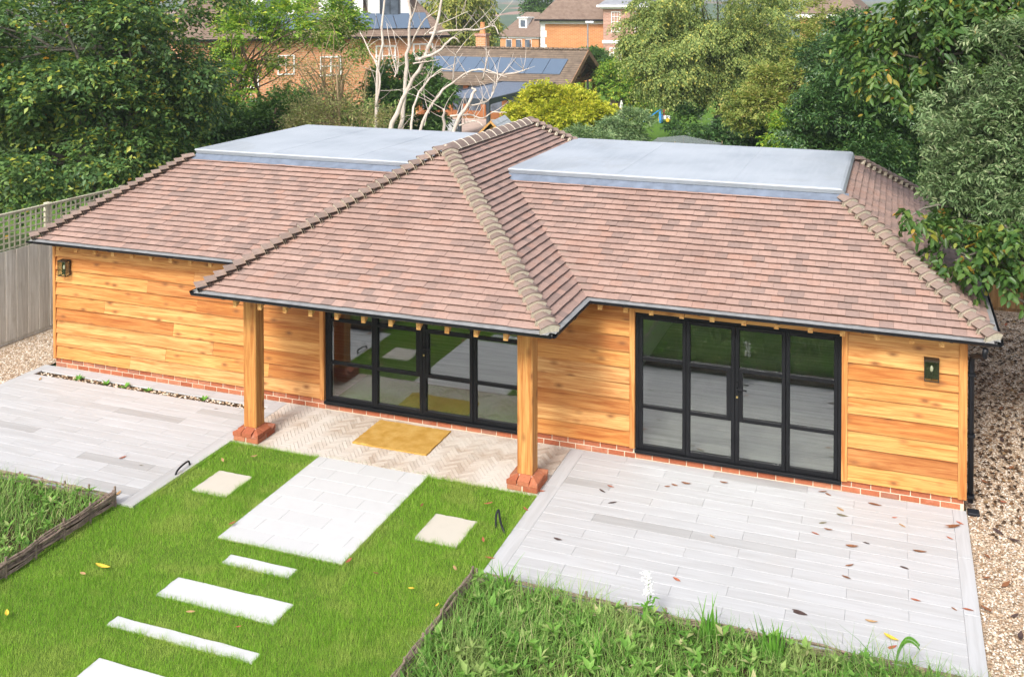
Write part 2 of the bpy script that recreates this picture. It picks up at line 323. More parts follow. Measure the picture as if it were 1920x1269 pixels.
def tube(pts, rr, n=6, cap=True):
    pts = [Vector(p) for p in pts]; 
    if isinstance(rr, (int, float)): rr = [rr]*len(pts)
    v, f = [], []; side = None
    for i, p in enumerate(pts):
        d = (pts[min(i+1, len(pts)-1)]-pts[max(i-1, 0)]).normalized()
        if side is None: side = d.cross(Vector((0, 0, 1)) if abs(d.z) < .9 else Vector((1, 0, 0))).normalized()
        else: side = (side-d*side.dot(d)).normalized()
        up = d.cross(side)
        for k in range(n):
            a = 2*math.pi*k/n; v.append(tuple(p+(side*math.cos(a)+up*math.sin(a))*rr[i]))
    for i in range(len(pts)-1):
        for k in range(n): f.append((i*n+k, i*n+(k+1) % n, (i+1)*n+(k+1) % n, (i+1)*n+k))
    if cap: f.append(tuple(range(n))[::-1]); f.append(tuple(range((len(pts)-1)*n, len(pts)*n)))
    return v, f
def sheet(name, poly, z, mat, kind='structure'):
    return tag(obj(name, mesh(name, [(x, y, z) for x, y in poly], [tuple(range(len(poly)))], mat)), kind=kind)
def slabpoly(name, poly, z0, z1, mat, parent=None):
    n = len(poly); v = [(x, y, z0) for x, y in poly]+[(x, y, z1) for x, y in poly]
    f = [tuple(range(n))[::-1], tuple(range(n, 2*n))]+[(i, (i+1) % n, n+(i+1) % n, n+i) for i in range(n)]
    return obj(name, mesh(name, v, f, mat), None, parent)
def rect(x0, y0, x1, y1): return [(x0, y0), (x1, y0), (x1, y1), (x0, y1)]
# ------------------------------------------------------------------ ground setting
X0D, X1D = -5.08, .03          # right deck
LX0, LX1 = -14.6, -9.73        # left deck
PX0, PX1 = -9.73, -5.08        # porch floor
YD = -3.32                     # front edge of both decks
sheet('ground', rect(-160, -60, 130, 150), -.06, m_ground)
sheet('lawn', rect(-16, -16, 6, -1.2), -.03, m_lawnsoil)
sheet('back_lawn', rect(-34, 7.2, 14, 62), -.05, m_backlawn)
gl_ = sheet('gravel_left', rect(-16.2, -7, -14.55, 14), -.02, m_grav)
gr_ = sheet('gravel_right', rect(.03, -7, 6, 9.5), -.02, m_grav)
sheet('gravel_back', rect(-14.6, 6.3, .03, 8.2), -.03, m_grav)
def clip(poly, x0, y0, x1, y1):
    for ax, lim, sg in ((0, x0, 1), (0, x1, -1), (1, y0, 1), (1, y1, -1)):
        out = []
        for i in range(len(poly)):
            a, b = poly[i-1], poly[i]; da, db = (a[ax]-lim)*sg, (b[ax]-lim)*sg
            if (da >= 0) != (db >= 0): q = da/(da-db); out.append((a[0]+(b[0]-a[0])*q, a[1]+(b[1]-a[1])*q))
            if db >= 0: out.append(b)
        poly = out
        if len(poly) < 3: return []
    return poly
def clipconv(poly, cp):
    for i in range(len(cp)):
        p, q = cp[i], cp[(i+1) % len(cp)]; ex, ey = q[0]-p[0], q[1]-p[1]; out = []
        for j in range(len(poly)):
            a, b = poly[j-1], poly[j]; da = ex*(a[1]-p[1])-ey*(a[0]-p[0]); db = ex*(b[1]-p[1])-ey*(b[0]-p[0])
            if (da >= 0) != (db >= 0): t = da/(da-db); out.append((a[0]+(b[0]-a[0])*t, a[1]+(b[1]-a[1])*t))
            if db >= 0: out.append(b)
        poly = out
        if len(poly) < 3: return []
    return poly
def plank(par, x0, y0, x1, y1, z1=0., name='paving_plank', mat=None, th=.02, bev=.002):
    g = .001; dz = R.uniform(-.0005, .0005)
    return box(name, (x0+g, y0+g, z1-th+dz), (x1-g, y1-g, z1+dz), mat or m_plank, par, bev)
def plankv(par, x0, y0, x1, y1):   # a plank running front to back: rotated so that its grain follows
    c = ((x0+x1)/2, (y0+y1)/2, -.01); hx, hy = (y1-y0)/2-.001, (x1-x0)/2-.001
    me = bevmesh('paving_plank', (-hx, -hy, -.01), (hx, hy, .01), m_plank, .002)
    return obj('paving_plank', me, None, par, mw=Matrix.Translation(c) @ Matrix.Rotation(rad(90), 4, 'Z'))
def deck(name, x0, x1, y0, y1, border, gaps=()):
    base = slabpoly(name, rect(x0, y0, x1, y1), -.12, -.0205, m_grout); tag(base, kind='structure')
    bl, br = border; n = 3
    ys = [y0+(y1-y0)*i/n for i in range(n+1)]
    for i in range(n):
        if bl: plankv(base, x0, ys[i], x0+bl, ys[i+1])
        if br: plankv(base, x1-br, ys[i], x1, ys[i+1])
    rows = int(round((y1-y0)/.2)); h = (y1-y0)/rows
    for r in range(rows):
        x = x0+bl; first = True; off = [.62, 1.2, .62, 1.2][r % 4]
        ya, yb = y0+r*h, y0+(r+1)*h
        while x < x1-br-.01:
            e = min(x+(off if first else 1.2), x1-br); 
            if x1-br-e < .12: e = x1-br
            first = False; plank(base, x, ya, e, yb); x = e
    return base
deck('deck_paving_right', X0D, X1D, YD, 0., (.2, .16))
dl_ = deck('deck_paving_left', LX0, LX1, YD, -.40, (.16, .2))
tag(slabpoly('deck_edge_strip', rect(LX0, -.40, LX1, 0.), -.12, -.022, m_soil), kind='structure')
es = bpy.data.objects['deck_edge_strip']
for i in range(4): plank(es, LX0+.16+i*1.13, -.235, LX0+.16+(i+1)*1.13 if i < 3 else LX1-.2, 0., th=.021)
plank(es, LX0, -.40, LX0+.16, 0., th=.021); plank(es, LX1-.2, -.40, LX1, 0., th=.021)
# porch floor: herringbone
pf = slabpoly('porch_floor', rect(PX0, -1.38, PX1, 0.), -.12, -.016, m_sand); tag(pf, kind='structure')
cells = []; w_ = .054; n_ = 4
for i in range(-90, 90):
    for j in range(-30, 30):
        ox, oy = i+n_*j, i-n_*j
        for rc in ((ox, oy, ox+n_, oy+1), (ox, oy+1, ox+1, oy+1+n_)):
            g = .05; pts = [(rc[0]+g, rc[1]+g), (rc[2]-g, rc[1]+g), (rc[2]-g, rc[3]-g), (rc[0]+g, rc[3]-g)]
            c_, s_ = math.cos(rad(40)), math.sin(rad(40))
            pts = [((x*c_-y*s_)*w_-7.4, (x*s_+y*c_)*w_-.7) for x, y in pts]
            cx_, cy_ = sum(p[0] for p in pts)/4, sum(p[1] for p in pts)/4
            if PX0-.2 < cx_ < PX1+.2 and -1.6 < cy_ < .2:
                q = clip(pts, PX0+.004, -1.376, PX1-.004, -.004)
                if q: cells.append((cx_, cy_, q, len(q) == 4 and PX0+.12 < cx_ < PX1-.12 and -1.26 < cy_ < -.12))
full = sorted([c for c in cells if c[3]], key=lambda c: abs(c[0]+7.)+.3*abs(c[1]+.7))[:300]
fs = set(id(c) for c in full); rest = MB()
def prism(mb, q, z0, z1):
    n = len(q); mb.add([(x, y, z0) for x, y in q]+[(x, y, z1) for x, y in q], [tuple(range(n, 2*n))]+[(i, (i+1) % n, n+(i+1) % n, n+i) for i in range(n)])
pmesh = {}
for c in cells:
    dz = R.uniform(-.0015, .0015)
    if id(c) in fs:
        d = (c[2][1][0]-c[2][0][0], c[2][1][1]-c[2][0][1]); lw = math.hypot(*d); key = 'h' if lw > .1 else 'v'
        if key not in pmesh:
            k = MB(); prism(k, [(x-c[0], y-c[1]) for x, y in c[2]], -.02, 0.); pmesh[key] = mesh('paver', k.v, k.f, m_pavo)
        obj('paver', pmesh[key], None, pf, (c[0], c[1], dz))
    else: prism(rest, c[2], -.02, dz)
o = rest.out('paver_field', m_pav, pf); o['kind'] = 'stuff'
# path of large white slabs
pa = slabpoly('garden_path', rect(-8.29, -3.55, -6.62, -1.385), -.1, -.012, m_sand); tag(pa, kind='structure')
rows = 8; h = (3.55-1.385)/rows
for r in range(rows):
    x = -8.29; off = (.6, .3, .45, .15)[r % 4]; ya = -3.55+r*h
    while x < -6.63:
        e = min(x+off, -6.62); e = -6.62 if -6.62-e < .1 else e; off = .6
        plank(pa, x, ya, e, ya+h, -.004, 'path_slab', m_slab); x = e
# stepping stones in the grass
def stone(poly, label, mat, group):
    c = np.mean(poly, 0); n = 8; pts = []
    for i in range(4):
        a, b = np.array(poly[i]), np.array(poly[(i+1) % 4])
        for k in range(n): p = a+(b-a)*k/n; pts.append(p-c+np.array([R.uniform(-.006, .006), R.uniform(-.006, .006)]))
    m_ = len(pts); v = [(x, y, -.05) for x, y in pts]+[(x, y, -.004) for x, y in pts]+[(x*.985, y*.985, .004) for x, y in pts]
    f = [tuple(range(2*m_, 3*m_))]+[(k*m_+i, k*m_+(i+1) % m_, (k+1)*m_+(i+1) % m_, (k+1)*m_+i) for k in range(2) for i in range(m_)]
    return tag(obj('stepping_stone', mesh('stepping_stone', v, f, mat), None, None, (c[0], c[1], -.012)), label, 'stepping stone', group)
stone(rect(-6.11, -2.81, -5.56, -2.21), 'square cream stepping stone in the grass right of the white path', m_step, 'stepping stones in the lawn')
stone(rect(-9.33, -2.73, -8.80, -2.17), 'square cream stepping stone in the grass left of the white path', m_step, 'stepping stones in the lawn')
stone(rect(-7.92, -3.97, -7.04, -3.80), 'short narrow white stone bar nearest to the end of the white path', m_slab, 'stepping stones in the lawn')
stone(rect(-8.19, -4.70, -6.72, -4.36), 'broad white stone bar in the lawn between two narrow ones', m_slab, 'stepping stones in the lawn')
stone(rect(-8.31, -5.27, -6.57, -5.13), 'long narrow white stone bar in the lawn below the broad one', m_slab, 'stepping stones in the lawn')
stone(rect(-8.0, -6.3, -6.55, -5.70), 'white stone slab cut by the bottom edge of the picture', m_slab, 'stepping stones in the lawn')

# ------------------------------------------------------------------ the timber building
XL, XR, YF, YB, ZE, K, TT = -14.465, .268, -.331, 6.85, 2.249, .67, 1.8
PXL, PXR, PYF = -9.915, -4.78, -1.815; PH = (PXR-PXL)/2; PXC = (PXL+PXR)/2; ZR = ZE+PH*K; ZF = ZE+TT*K
WL, WR, WB = -14.37, 0., 6.5
D1X, D2X = (-9.05, -5.73), (-4.16, -1.45)
B = thing('garden_building', 'single-storey timber clad garden building with clay tiled hipped roof and porch', 'building', (-7.2, 0, 0))
# plinth
wl = grp('wall', B); pl = grp('plinth', B)
for i, (a, b) in enumerate(((WL, D1X[0]), (D1X[1], D2X[0]), (D2X[1], WR))):
    box('mortar_bed', (a, .007, -.1), (b, .2, .165), m_joint, pl)
    box('wall_core', (a, .004 if 0 else .012, .166), (b, .24, 2.36), m_white, wl)
for a, b in (D1X, D2X):
    box('mortar_bed', (a, .007, -.1), (b, .2, .088), m_joint, pl)
    box('lintel', (a, .02, 2.092), (b, .24, 2.36), m_white, wl)
box('wall_core', (WR-.24, .24, -.1), (WR, WB-.2, 2.36), m_white, wl); box('wall_core', (WL, .24, -.1), (WL+.24, WB-.2, 2.36), m_white, wl); box('wall_core', (WL, WB-.2, -.1), (WR, WB, 2.36), m_white, wl)
box('partition', (-4.95, .24, .09), (-4.83, WB-.2, 2.36), m_white, wl)
def floormat():
    t = NT('grey_oak_floor'); v = t.pos((.35, 5, 1)); n = t.noise(v, 3, 5); c = t.ramp(n, [(.3, (.26, .24, .22)), (.7, (.46, .44, .41))]); return t.fin(c, .45, .35)
box('interior_floor', (WL+.24, .24, -.1), (WR-.24, WB-.2, .085), floormat(), wl)
box('ceiling', (WL+.24, .24, 2.365), (WR-.24, WB-.2, 2.42), m_white, wl)
for a, b in ((WL+.25, D1X[0]-.02), (D1X[1]+.02, -4.96), (-4.82, D2X[0]-.02)): box('skirting_board', (a, .241, .086), (b, .262, .21), m_white, wl)
BR = bevmesh('brick', (-.112, -.05, -.0325), (.112, .05, .0325), m_brick, .004); BRH = bevmesh('brick', (-.056, -.05, -.0325), (.056, .05, .0325), m_brick, .004)
def course(x0, x1, z, off, par, y=.05):
    x = x0+.006; first = True; p = .236
    while x < x1-.03:
        Lb = (p-.012)*(off if first and off else 1); first = False; Lb = min(Lb, x1-x-.004)
        o = obj('brick', BR, None, par, (x+Lb/2, y+R.uniform(-.002, .002), z)); o.scale = (Lb/.224, 1, 1); x += Lb+.012
for i, (a, b) in enumerate(((WL, D1X[0]), (D1X[1], D2X[0]), (D2X[1], WR))):
    course(a, b, .036, 0, pl); course(a, b, .113, .5, pl)
for a, b in (D1X, D2X): course(a, b, .042, 0, pl)
# side plinth + cladding on the right end wall
for zc, off in ((.036, .5), (.113, 0)):
    y = .01
    while y < 4.:
        obj('brick', BR, None, pl, mw=Matrix.Translation((-.044, y+.112, zc)) @ Matrix.Rotation(rad(90), 4, 'Z')); y += .236
def board(x0, x1, z, h=.232):
    L = (x1-x0)/2-.0012; v = [(-L, -.042, 0), (L, -.042, 0), (L, .011, 0), (-L, .011, 0), (-L, -.004, h), (L, -.004, h), (L, .011, h), (-L, .011, h)]
    j = R.uniform(-.003, .002)
    return obj('cladding_board', mesh('cladding_board', v, BOXF, m_clad), None, wl, ((x0+x1)/2, j, z))
Z0 = .168; EXP = .217
LJ = [[.30], [.44, .82], [.62], [.47], [.2, .76], [.56], [.37, .7], [.55], [.28, .68], [.5]]
for r in range(10):
    z = Z0+r*EXP; h = min(.232, 2.35-z)
    a, b = WL+.05, D1X[0]-.075; cuts = [a]+[a+(b-a)*q for q in LJ[r]]+[b]
    for i in range(len(cuts)-1): board(cuts[i], cuts[i+1], z, h)
    board(D1X[1]+.075, D2X[0]-.075, z, h); board(D2X[1]+.075, WR-.07, z, h)
    o = board(0., 5.5, z, h); o.location = Vector((.0, 3., z))-Vector(ORG['garden_building']); o.rotation_euler = (0, 0, rad(90))
for x0, x1 in ((D1X[0]-.075, D1X[0]), (D1X[1], D1X[1]+.075), (D2X[0]-.075, D2X[0]), (D2X[1], D2X[1]+.075), (WR-.07, WR+.03), (WL-.01, WL+.05)):
    box('corner_trim', (x0+.001, -.046, .15), (x1-.001, .03, 2.34), m_cladv, wl, .003)
box('head_trim', (D2X[0], -.046, 2.031), (D2X[1], .03, 2.09), m_beam, wl, .002); box('head_trim', (D1X[0], -.046, 2.031), (D1X[1], .03, 2.09), m_beam, wl, .002)
# doors
def doorset(x0, x1, label):
    z0, z1 = .10, 2.03; ds = grp('door_set', B); ds['label'] = label
    y0, y1 = .0, .07
    box('sill', (x0, -.05, z0-.005), (x1, .075, z0+.04), m_black, ds, .004)
    box('frame', (x0, y0, z1-.05), (x1, y1, z1), m_black, ds, .003)
    for a, b in ((x0, x0+.045), (x1-.045, x1)): box('frame', (a, y0, z0+.041), (b, y1, z1-.051), m_black, ds, .003)
    w = (x1-x0-.09)/4
    for i in range(4):
        a, b = x0+.045+i*w, x0+.045+(i+1)*w; st = .052
        yo = -.008 if i in (1, 2) else .004
        for p, q in ((a+.002, a+st), (b-st, b-.002)): box('stile', (p, yo, z0+.045), (q, .062, z1-.053), m_black, ds, .004)
        zs = [z0+.045, z0+.63, z0+1.29, z1-.055]; hb = .024
        rails = [(zs[0], zs[0]+.06), (zs[1]-hb, zs[1]+hb), (zs[2]-hb, zs[2]+hb), (zs[3]-.05, zs[3])]
        for p, q in rails: box('glazing_bar', (a+st+.0005, yo+.004, p), (b-st-.0005, .06, q), m_black, ds, .003)
        for k in range(3): box('pane', (a+st-.004, .030, rails[k][1]-.004), (b-st+.004, .036, rails[k+1][0]+.004), m_glass, ds)
        if i == 1: box('lock_plate', (b-st-.06, yo+.002, zs[1]+.02), (b-st-.0005, .05, zs[2]-.02), m_black, ds, .003)
        if i == 2:
            box('lock_plate', (a+st+.0005, yo+.002, zs[1]+.02), (a+st+.045, .05, zs[2]-.02), m_black, ds, .003)
            hm = MB(); xh = a+st-.02; hm.box((xh-.016, yo-.012, 1.0), (xh+.016, yo+.001, 1.24)); hm.tube([(xh, yo, 1.16), (xh, yo-.055, 1.16), (xh+.13, yo-.06, 1.155)], .011, 8); hm.out('handle', m_black, ds)
            km = MB(); km.tube([(xh, yo-.012, 1.045), (xh, yo-.03, 1.045)], .014, 8); km.out('lock_cylinder', plain('brass', (.6, .45, .18), .3, .5, .8), ds)
doorset(*D1X, 'four-panel black glazed doors under the porch'); doorset(*D2X, 'four-panel black glazed doors opening on the right deck')

# roof ------------------------------------------------------------
roof = grp('roof', B); CF = math.sqrt(1+K*K)
def slope_frame(o3, e1, out):   # o3 eave origin; e1 along the eave; out = outward horizontal
    e1 = Vector(e1); up = Vector((-out[0], -out[1], K)).normalized(); n = e1.cross(up); 
    return Vector(o3), e1, up, n
SL = []   # (frame, polys in (a, t) horizontal-run units, part?)
SL.append((slope_frame((0, YF, ZE), (1, 0, 0), (0, -1)), [[(XL, 0), (PXL, 0), (PXL+TT, TT), (XL+TT, TT)], [(PXR, 0), (XR, 0), (XR-TT, TT), (PXR-TT, TT)]], True))
SL.append((slope_frame((0, PYF, ZE), (1, 0, 0), (0, -1)), [[(PXL, 0), (PXR, 0), (PXC, PH)]], True))
yr = YB-PH
SL.append((slope_frame((PXR, 0, ZE), (0, 1, 0), (1, 0)), [[(PYF, 0), (YF, 0), (YF+TT, TT), (PYF+TT, TT)], [(PYF+TT, TT), (YB-TT, TT), (yr, PH), (PYF+PH, PH)]], True))
SL.append((slope_frame((PXL, 0, ZE), (0, -1, 0), (-1, 0)), [[(-YF, 0), (-PYF, 0), (-PYF-TT, TT), (-YF-TT, TT)], [(-YB+TT, TT), (-PYF-TT, TT), (-PYF-PH, PH), (-yr, PH)]], False))
SL.append((slope_frame((XR, 0, ZE), (0, 1, 0), (1, 0)), [[(YF, 0), (YB, 0), (YB-TT, TT), (YF+TT, TT)]], True))
SL.append((slope_frame((XL, 0, ZE), (0, -1, 0), (-1, 0)), [[(-YB, 0), (-YF, 0), (-YF-TT, TT), (-YB+TT, TT)]], False))
SL.append((slope_frame((0, YB, ZE), (-1, 0, 0), (0, 1)), [[(-XR, 0), (-XL, 0), (-XL-TT, TT), (-XR+TT, TT)]], False))
NC = 20; G = TT*CF/NC; TW = .166; LAP = .022
deckm = MB(); stuff = MB(); cand = []
TH0, TH1 = .046, .008
for (o3, e1, up, n), polys, vis in SL:
    for poly in polys:
        q = [o3+e1*a+up*(t*CF) for a, t in poly]; deckm.add([p-n*.004 for p in q]+[p-n*.03 for p in q], [tuple(range(len(q))), tuple(range(2*len(q)-1, len(q)-1, -1))]+[(i, len(q)+i, len(q)+(i+1) % len(q), (i+1) % len(q)) for i in range(len(q))])
        sp = [(a, t*CF) for a, t in poly]
        amin, amax = min(p[0] for p in sp), max(p[0] for p in sp); smin, smax = min(p[1] for p in sp), max(p[1] for p in sp)
        r0 = int(round(smin/G))
        for r in range(r0, int(math.ceil(smax/G-1e-6))):
            s0 = r*G; drift = .012*math.sin(r*1.7)
            a = math.floor(amin/TW)*TW+(TW/2 if r % 2 else 0)+drift-TW
            while a < amax+TW:
                js = R.uniform(-.004, .004)-(.012 if r == 0 else 0); g = .0008+R.random()*.0008
                pt = [(a+g, s0+js), (a+TW-g, s0+js), (a+TW-g, s0+G+LAP), (a+g, s0+G+LAP)]
                cp = sp if r > r0 or smin > 0 else [(p[0], p[1]-.05 if p[1] == 0 else p[1]) for p in sp]
                cp = [(p[0], p[1]+.02) if p[1] >= smax-1e-6 else p for p in cp]
                q = clipconv(pt, cp); a += TW
                if not q: continue
                jh = R.uniform(-.002, .003); jt = R.uniform(-.004, .004)
                fullq = len(q) == 4 and abs((q[0][0]-q[1][0])) > 0 and all(any(abs(x-u)+abs(y-w) < 1e-6 for u, w in pt) for x, y in q)
                hfun = lambda x, y: TH0+(TH1-TH0)*(y-s0)/(G+LAP)+jh+jt*(x-pt[0][0])/TW
                if fullq and vis:
                    c = o3+e1*((pt[0][0]+pt[1][0])/2)+up*(s0+js); d = Vector(CAM)-c; show = n.dot(d.normalized())/d.length_squared
                    dd = (c-Vector(CAM)).dot(Vector(FWD)); uu = CX+FPX*(c-Vector(CAM)).dot(Vector(RGT))/dd; 
                    cand.append((show if (uu < 1690 or n.x < .1) else 0, c, e1, up, n, jh, q, [hfun(*p) for p in q]))
                else:
                    hs = [hfun(*p) for p in q]; v = [o3+e1*x+up*y+n*h_ for (x, y), h_ in zip(q, hs)]+[o3+e1*x+up*y+n*(h_-.010) for (x, y), h_ in zip(q, hs)]; k = len(q)
                    stuff.add(v, [tuple(range(k))]+[(i, k+i, k+(i+1) % k, (i+1) % k) for i in range(k)])
frames = None
cand.sort(key=lambda c: -c[0])
hw = TW/2-.0012; tv = [(-hw, 0, TH0), (hw, 0, TH0), (hw, G+LAP, TH1), (-hw, G+LAP, TH1)]; tv += [(x, y, z-.010) for x, y, z in tv]
TM = mesh('roof_tile', tv, [(0, 1, 2, 3), (0, 4, 5, 1), (1, 5, 6, 2), (2, 6, 7, 3), (3, 7, 4, 0)], m_tileo)
for i, (s_, c, e1, up, n, jh, q, hs) in enumerate(cand):
    Mx = Matrix(((e1.x, up.x, n.x, c.x+n.x*jh), (e1.y, up.y, n.y, c.y+n.y*jh), (e1.z, up.z, n.z, c.z+n.z*jh), (0, 0, 0, 1)))
    if i < 300: obj('roof_tile', TM, None, roof, mw=Mx)
    else:
        k = 4; stuff.add([Mx @ Vector(p) for p in tv], [(0, 1, 2, 3), (0, 4, 5, 1), (1, 5, 6, 2), (2, 6, 7, 3), (3, 7, 4, 0)])
o = stuff.out('roof_tile_field', m_tile, roof); o['kind'] = 'stuff'
deckm.out('roof_deck', m_brownwood, roof)
# bonnet hip tiles
def arch(name, w0, w1, L, rise, th, mat, nseg=6, ztl=(.0, .0)):
    v, f = [], []
    for yy, w, zz in ((0., w0, ztl[0]), (L, w1, ztl[1])):
        for s_ in (0, 1):
            for k in range(nseg+1):
                a = -1+2*k/nseg; x = a*(w-s_*th); z = rise*(1-abs(a)**1.6)-s_*th+zz-abs(a)*0.0; v.append((x, yy, z))
    n = nseg+1
    for k in range(nseg):
        f += [(k, k+1, 2*n+k+1, 2*n+k), (n+k+1, n+k, 3*n+k, 3*n+k+1), (k+1, k, n+k, n+k+1), (2*n+k, 2*n+k+1, 3*n+k+1, 3*n+k)]
    f += [(0, 2*n, 3*n, n), (n-1, 2*n-1, 4*n-1, 3*n-1)]
    return mesh(name, v, f, mat)
# hip line cross fall: drop across the hip either side
BON = arch('hip_tile', .14, .08, .20, .05, .012, m_hip, 6, (.07, .0)); RID = arch('ridge_tile', .135, .135, .295, .095, .015, m_hip)
def plug(name, w, rise, y0, y1, zt=0., zb=-.012):
    n = 6; v = []; 
    for yy in (y0, y1):
        v += [(-1+2*k/n, yy, 0) for k in range(n+1)]
    vv = [((a*w), yy, zt+rise*(1-abs(a)**1.6)) for a, yy, _ in v]; k = n+1
    vb = [(x, yy, zb) for x, yy, _ in vv]; allv = vv+vb; f = []
    for i in range(n): f += [(i, i+1, k+i+1, k+i), (2*k+i+1, 2*k+i, i, i+1), (3*k+i, 3*k+i+1, k+i+1, k+i)]
    return mesh(name, allv, f, m_mort)
PLG = plug('mortar', .128, .05, .003, .03, .0575, -.03); RPL = plug('mortar', .14, .012, 0, .295); RJ = arch('mortar', .139, .139, .022, .101, .012, m_mort)
def hipline(p0, p1, count, nrm):
    p0, p1, nrm = Vector(p0), Vector(p1), Vector(nrm); d = (p1-p0)
    L = d.length; d.normalize(); x = d.cross(nrm).normalized(); n = x.cross(d)
    for i in range(count):
        c = p0+d*(L*(i/count)-.03)+n*.018+x*R.uniform(-.004, .004); tilt = Matrix.Rotation(R.uniform(-.03, .03), 4, 'Z') @ Matrix.Rotation(-.02+R.uniform(-.02, .02), 4, 'X')
        Mx = Matrix(((x.x, d.x, n.x, c.x), (x.y, d.y, n.y, c.y), (x.z, d.z, n.z, c.z), (0, 0, 0, 1))) @ tilt
        obj('hip_tile', BON, None, roof, mw=Mx); obj('mortar', PLG, None, roof, mw=Mx)
up_ = (0, 0, 1)
hipline((XR, YF, ZE+.012), (XR-TT, YF+TT, ZF+.012), 20, up_); hipline((XL, YF, ZE+.012), (XL+TT, YF+TT, ZF+.012), 20, up_)
hipline((PXR, PYF, ZE+.012), (PXC, PYF+PH, ZR+.012), 28, up_); hipline((PXL, PYF, ZE+.012), (PXC, PYF+PH, ZR+.012), 28, up_)
hipline((PXC+PH-TT+.0, YB-TT, ZF+.012), (PXC, yr, ZR+.012), 8, up_); hipline((XR, YB, ZE+.012), (XR-TT, YB-TT, ZF+.012), 20, up_)
nr = int((yr-(PYF+PH)+.1)/.29)
for i in range(nr+1):
    y = PYF+PH-.04+i*.29; Mx = Matrix.Translation((PXC, y, ZR+.0)); Mx.translation.z += R.uniform(-.003, .004)
    obj('ridge_tile', RID, None, roof, mw=Mx); obj('mortar', RPL, None, roof, mw=Mx)
    if i: obj('mortar', RJ, None, roof, mw=Matrix.Translation((PXC, y-.012, ZR)))
    else: obj('mortar', plug('mortar', .12, .082, -.012, .05), None, roof, mw=Mx)
# valley tiles: dished plates up both valleys
vt = mesh('valley_tile', [(-.12, 0, .055), (0, 0, .012), (.12, 0, .055), (-.08, .17, .04), (0, .17, -.004), (.08, .17, .04), (-.12, 0, .042), (0, 0, -.001), (.12, 0, .042)], [(0, 1, 4, 3), (1, 2, 5, 4), (0, 6, 7, 1), (1, 7, 8, 2)], m_hip)
for (p0, p1) in (((PXR, YF, ZE), (PXR-TT, YF+TT, ZF)), ((PXL, YF, ZE), (PXL+TT, YF+TT, ZF))):
    p0, p1 = Vector(p0), Vector(p1); d = (p1-p0); L = d.length; d.normalize(); x = d.cross(Vector(up_)).normalized(); n = x.cross(d)
    for i in range(20):
        c = p0+d*(L*i/20)+n*.014; obj('valley_tile', vt, None, roof, mw=Matrix(((x.x, d.x, n.x, c.x), (x.y, d.y, n.y, c.y), (x.z, d.z, n.z, c.z), (0, 0, 0, 1))))
# flat roofs
def flat(x0, x1, y0, y1, chl, chr_, label):
    fr = grp('flat_roof', B); fr['label'] = label
    box('upstand', (x0+.02, y0+.03, ZF-.25), (x1-.05, y1-.03, ZF+.085), m_white if 0 else m_tray, fr)
    a = .035; ring = lambda d, z, dl=0, dr=0: [(x0-d-dl, y0-d, z), (x1+d+dr, y0-d, z), (x1+d+dr, y1+d, z), (x0-d-dl, y1+d, z)]
    z1 = ZF+.155
    v = ring(-.02, ZF+.07, 0, chr_)+ring(-.015, ZF+.072, 0, chr_)+ring(.022, z1-.02, 0, chr_*.3)+ring(.012, z1-.002, 0, 0)+ring(-.03, z1+.002, 0, 0)
    f = [(0, 3, 2, 1), (16, 17, 18, 19)]+[(k*4+i, k*4+(i+1) % 4, k*4+4+(i+1) % 4, k*4+4+i) for k in range(4) for i in range(4)]
    fd = obj('fibreglass_deck', mesh('fibreglass_deck', v, f, m_grp), None, fr)
    for q in (.34, .69): xs = x0+(x1-x0)*q; box('seam', (xs-.05, y0+.06, z1+.001), (xs+.05, y1-.06, z1+.0045), m_grp, fr, 0)
    # lead apron on the top course of tiles, in lengths
    x = x0-.02
    while x < x1+.1:
        e = min(x+1.5, x1+.1); dz = .062
        v = [(x, y0-.11, ZF-.11*K+dz), (e+.03, y0-.11, ZF-.11*K+dz+.002), (e+.03, y0+.026, ZF+.064), (x, y0+.026, ZF+.064), (x, y0+.028, ZF+.085), (e+.03, y0+.028, ZF+.085)]
        obj('lead_apron', mesh('lead_apron', v, [(0, 1, 2, 3), (3, 2, 5, 4)], m_lead), None, fr); x = e
    ob = mesh('lead_apron', [(x1+.10, y0-.06, ZF-.045), (x1+.10, y1+.06, ZF-.045), (x1-.03, y1+.03, ZF+.07), (x1-.03, y0+.03, ZF+.07)], [(0, 1, 2, 3)], m_lead)
    obj('lead_apron', ob, None, fr)
flat(PXR-TT-.02, XR-TT-.04, YF+TT+.02, YB-TT, 0, .09, 'grey flat roof right of the porch ridge')
flat(XL+TT+.04, PXL+TT+.02, YF+TT+.02, YB-TT, 0, .0, 'grey flat roof left of the porch ridge')
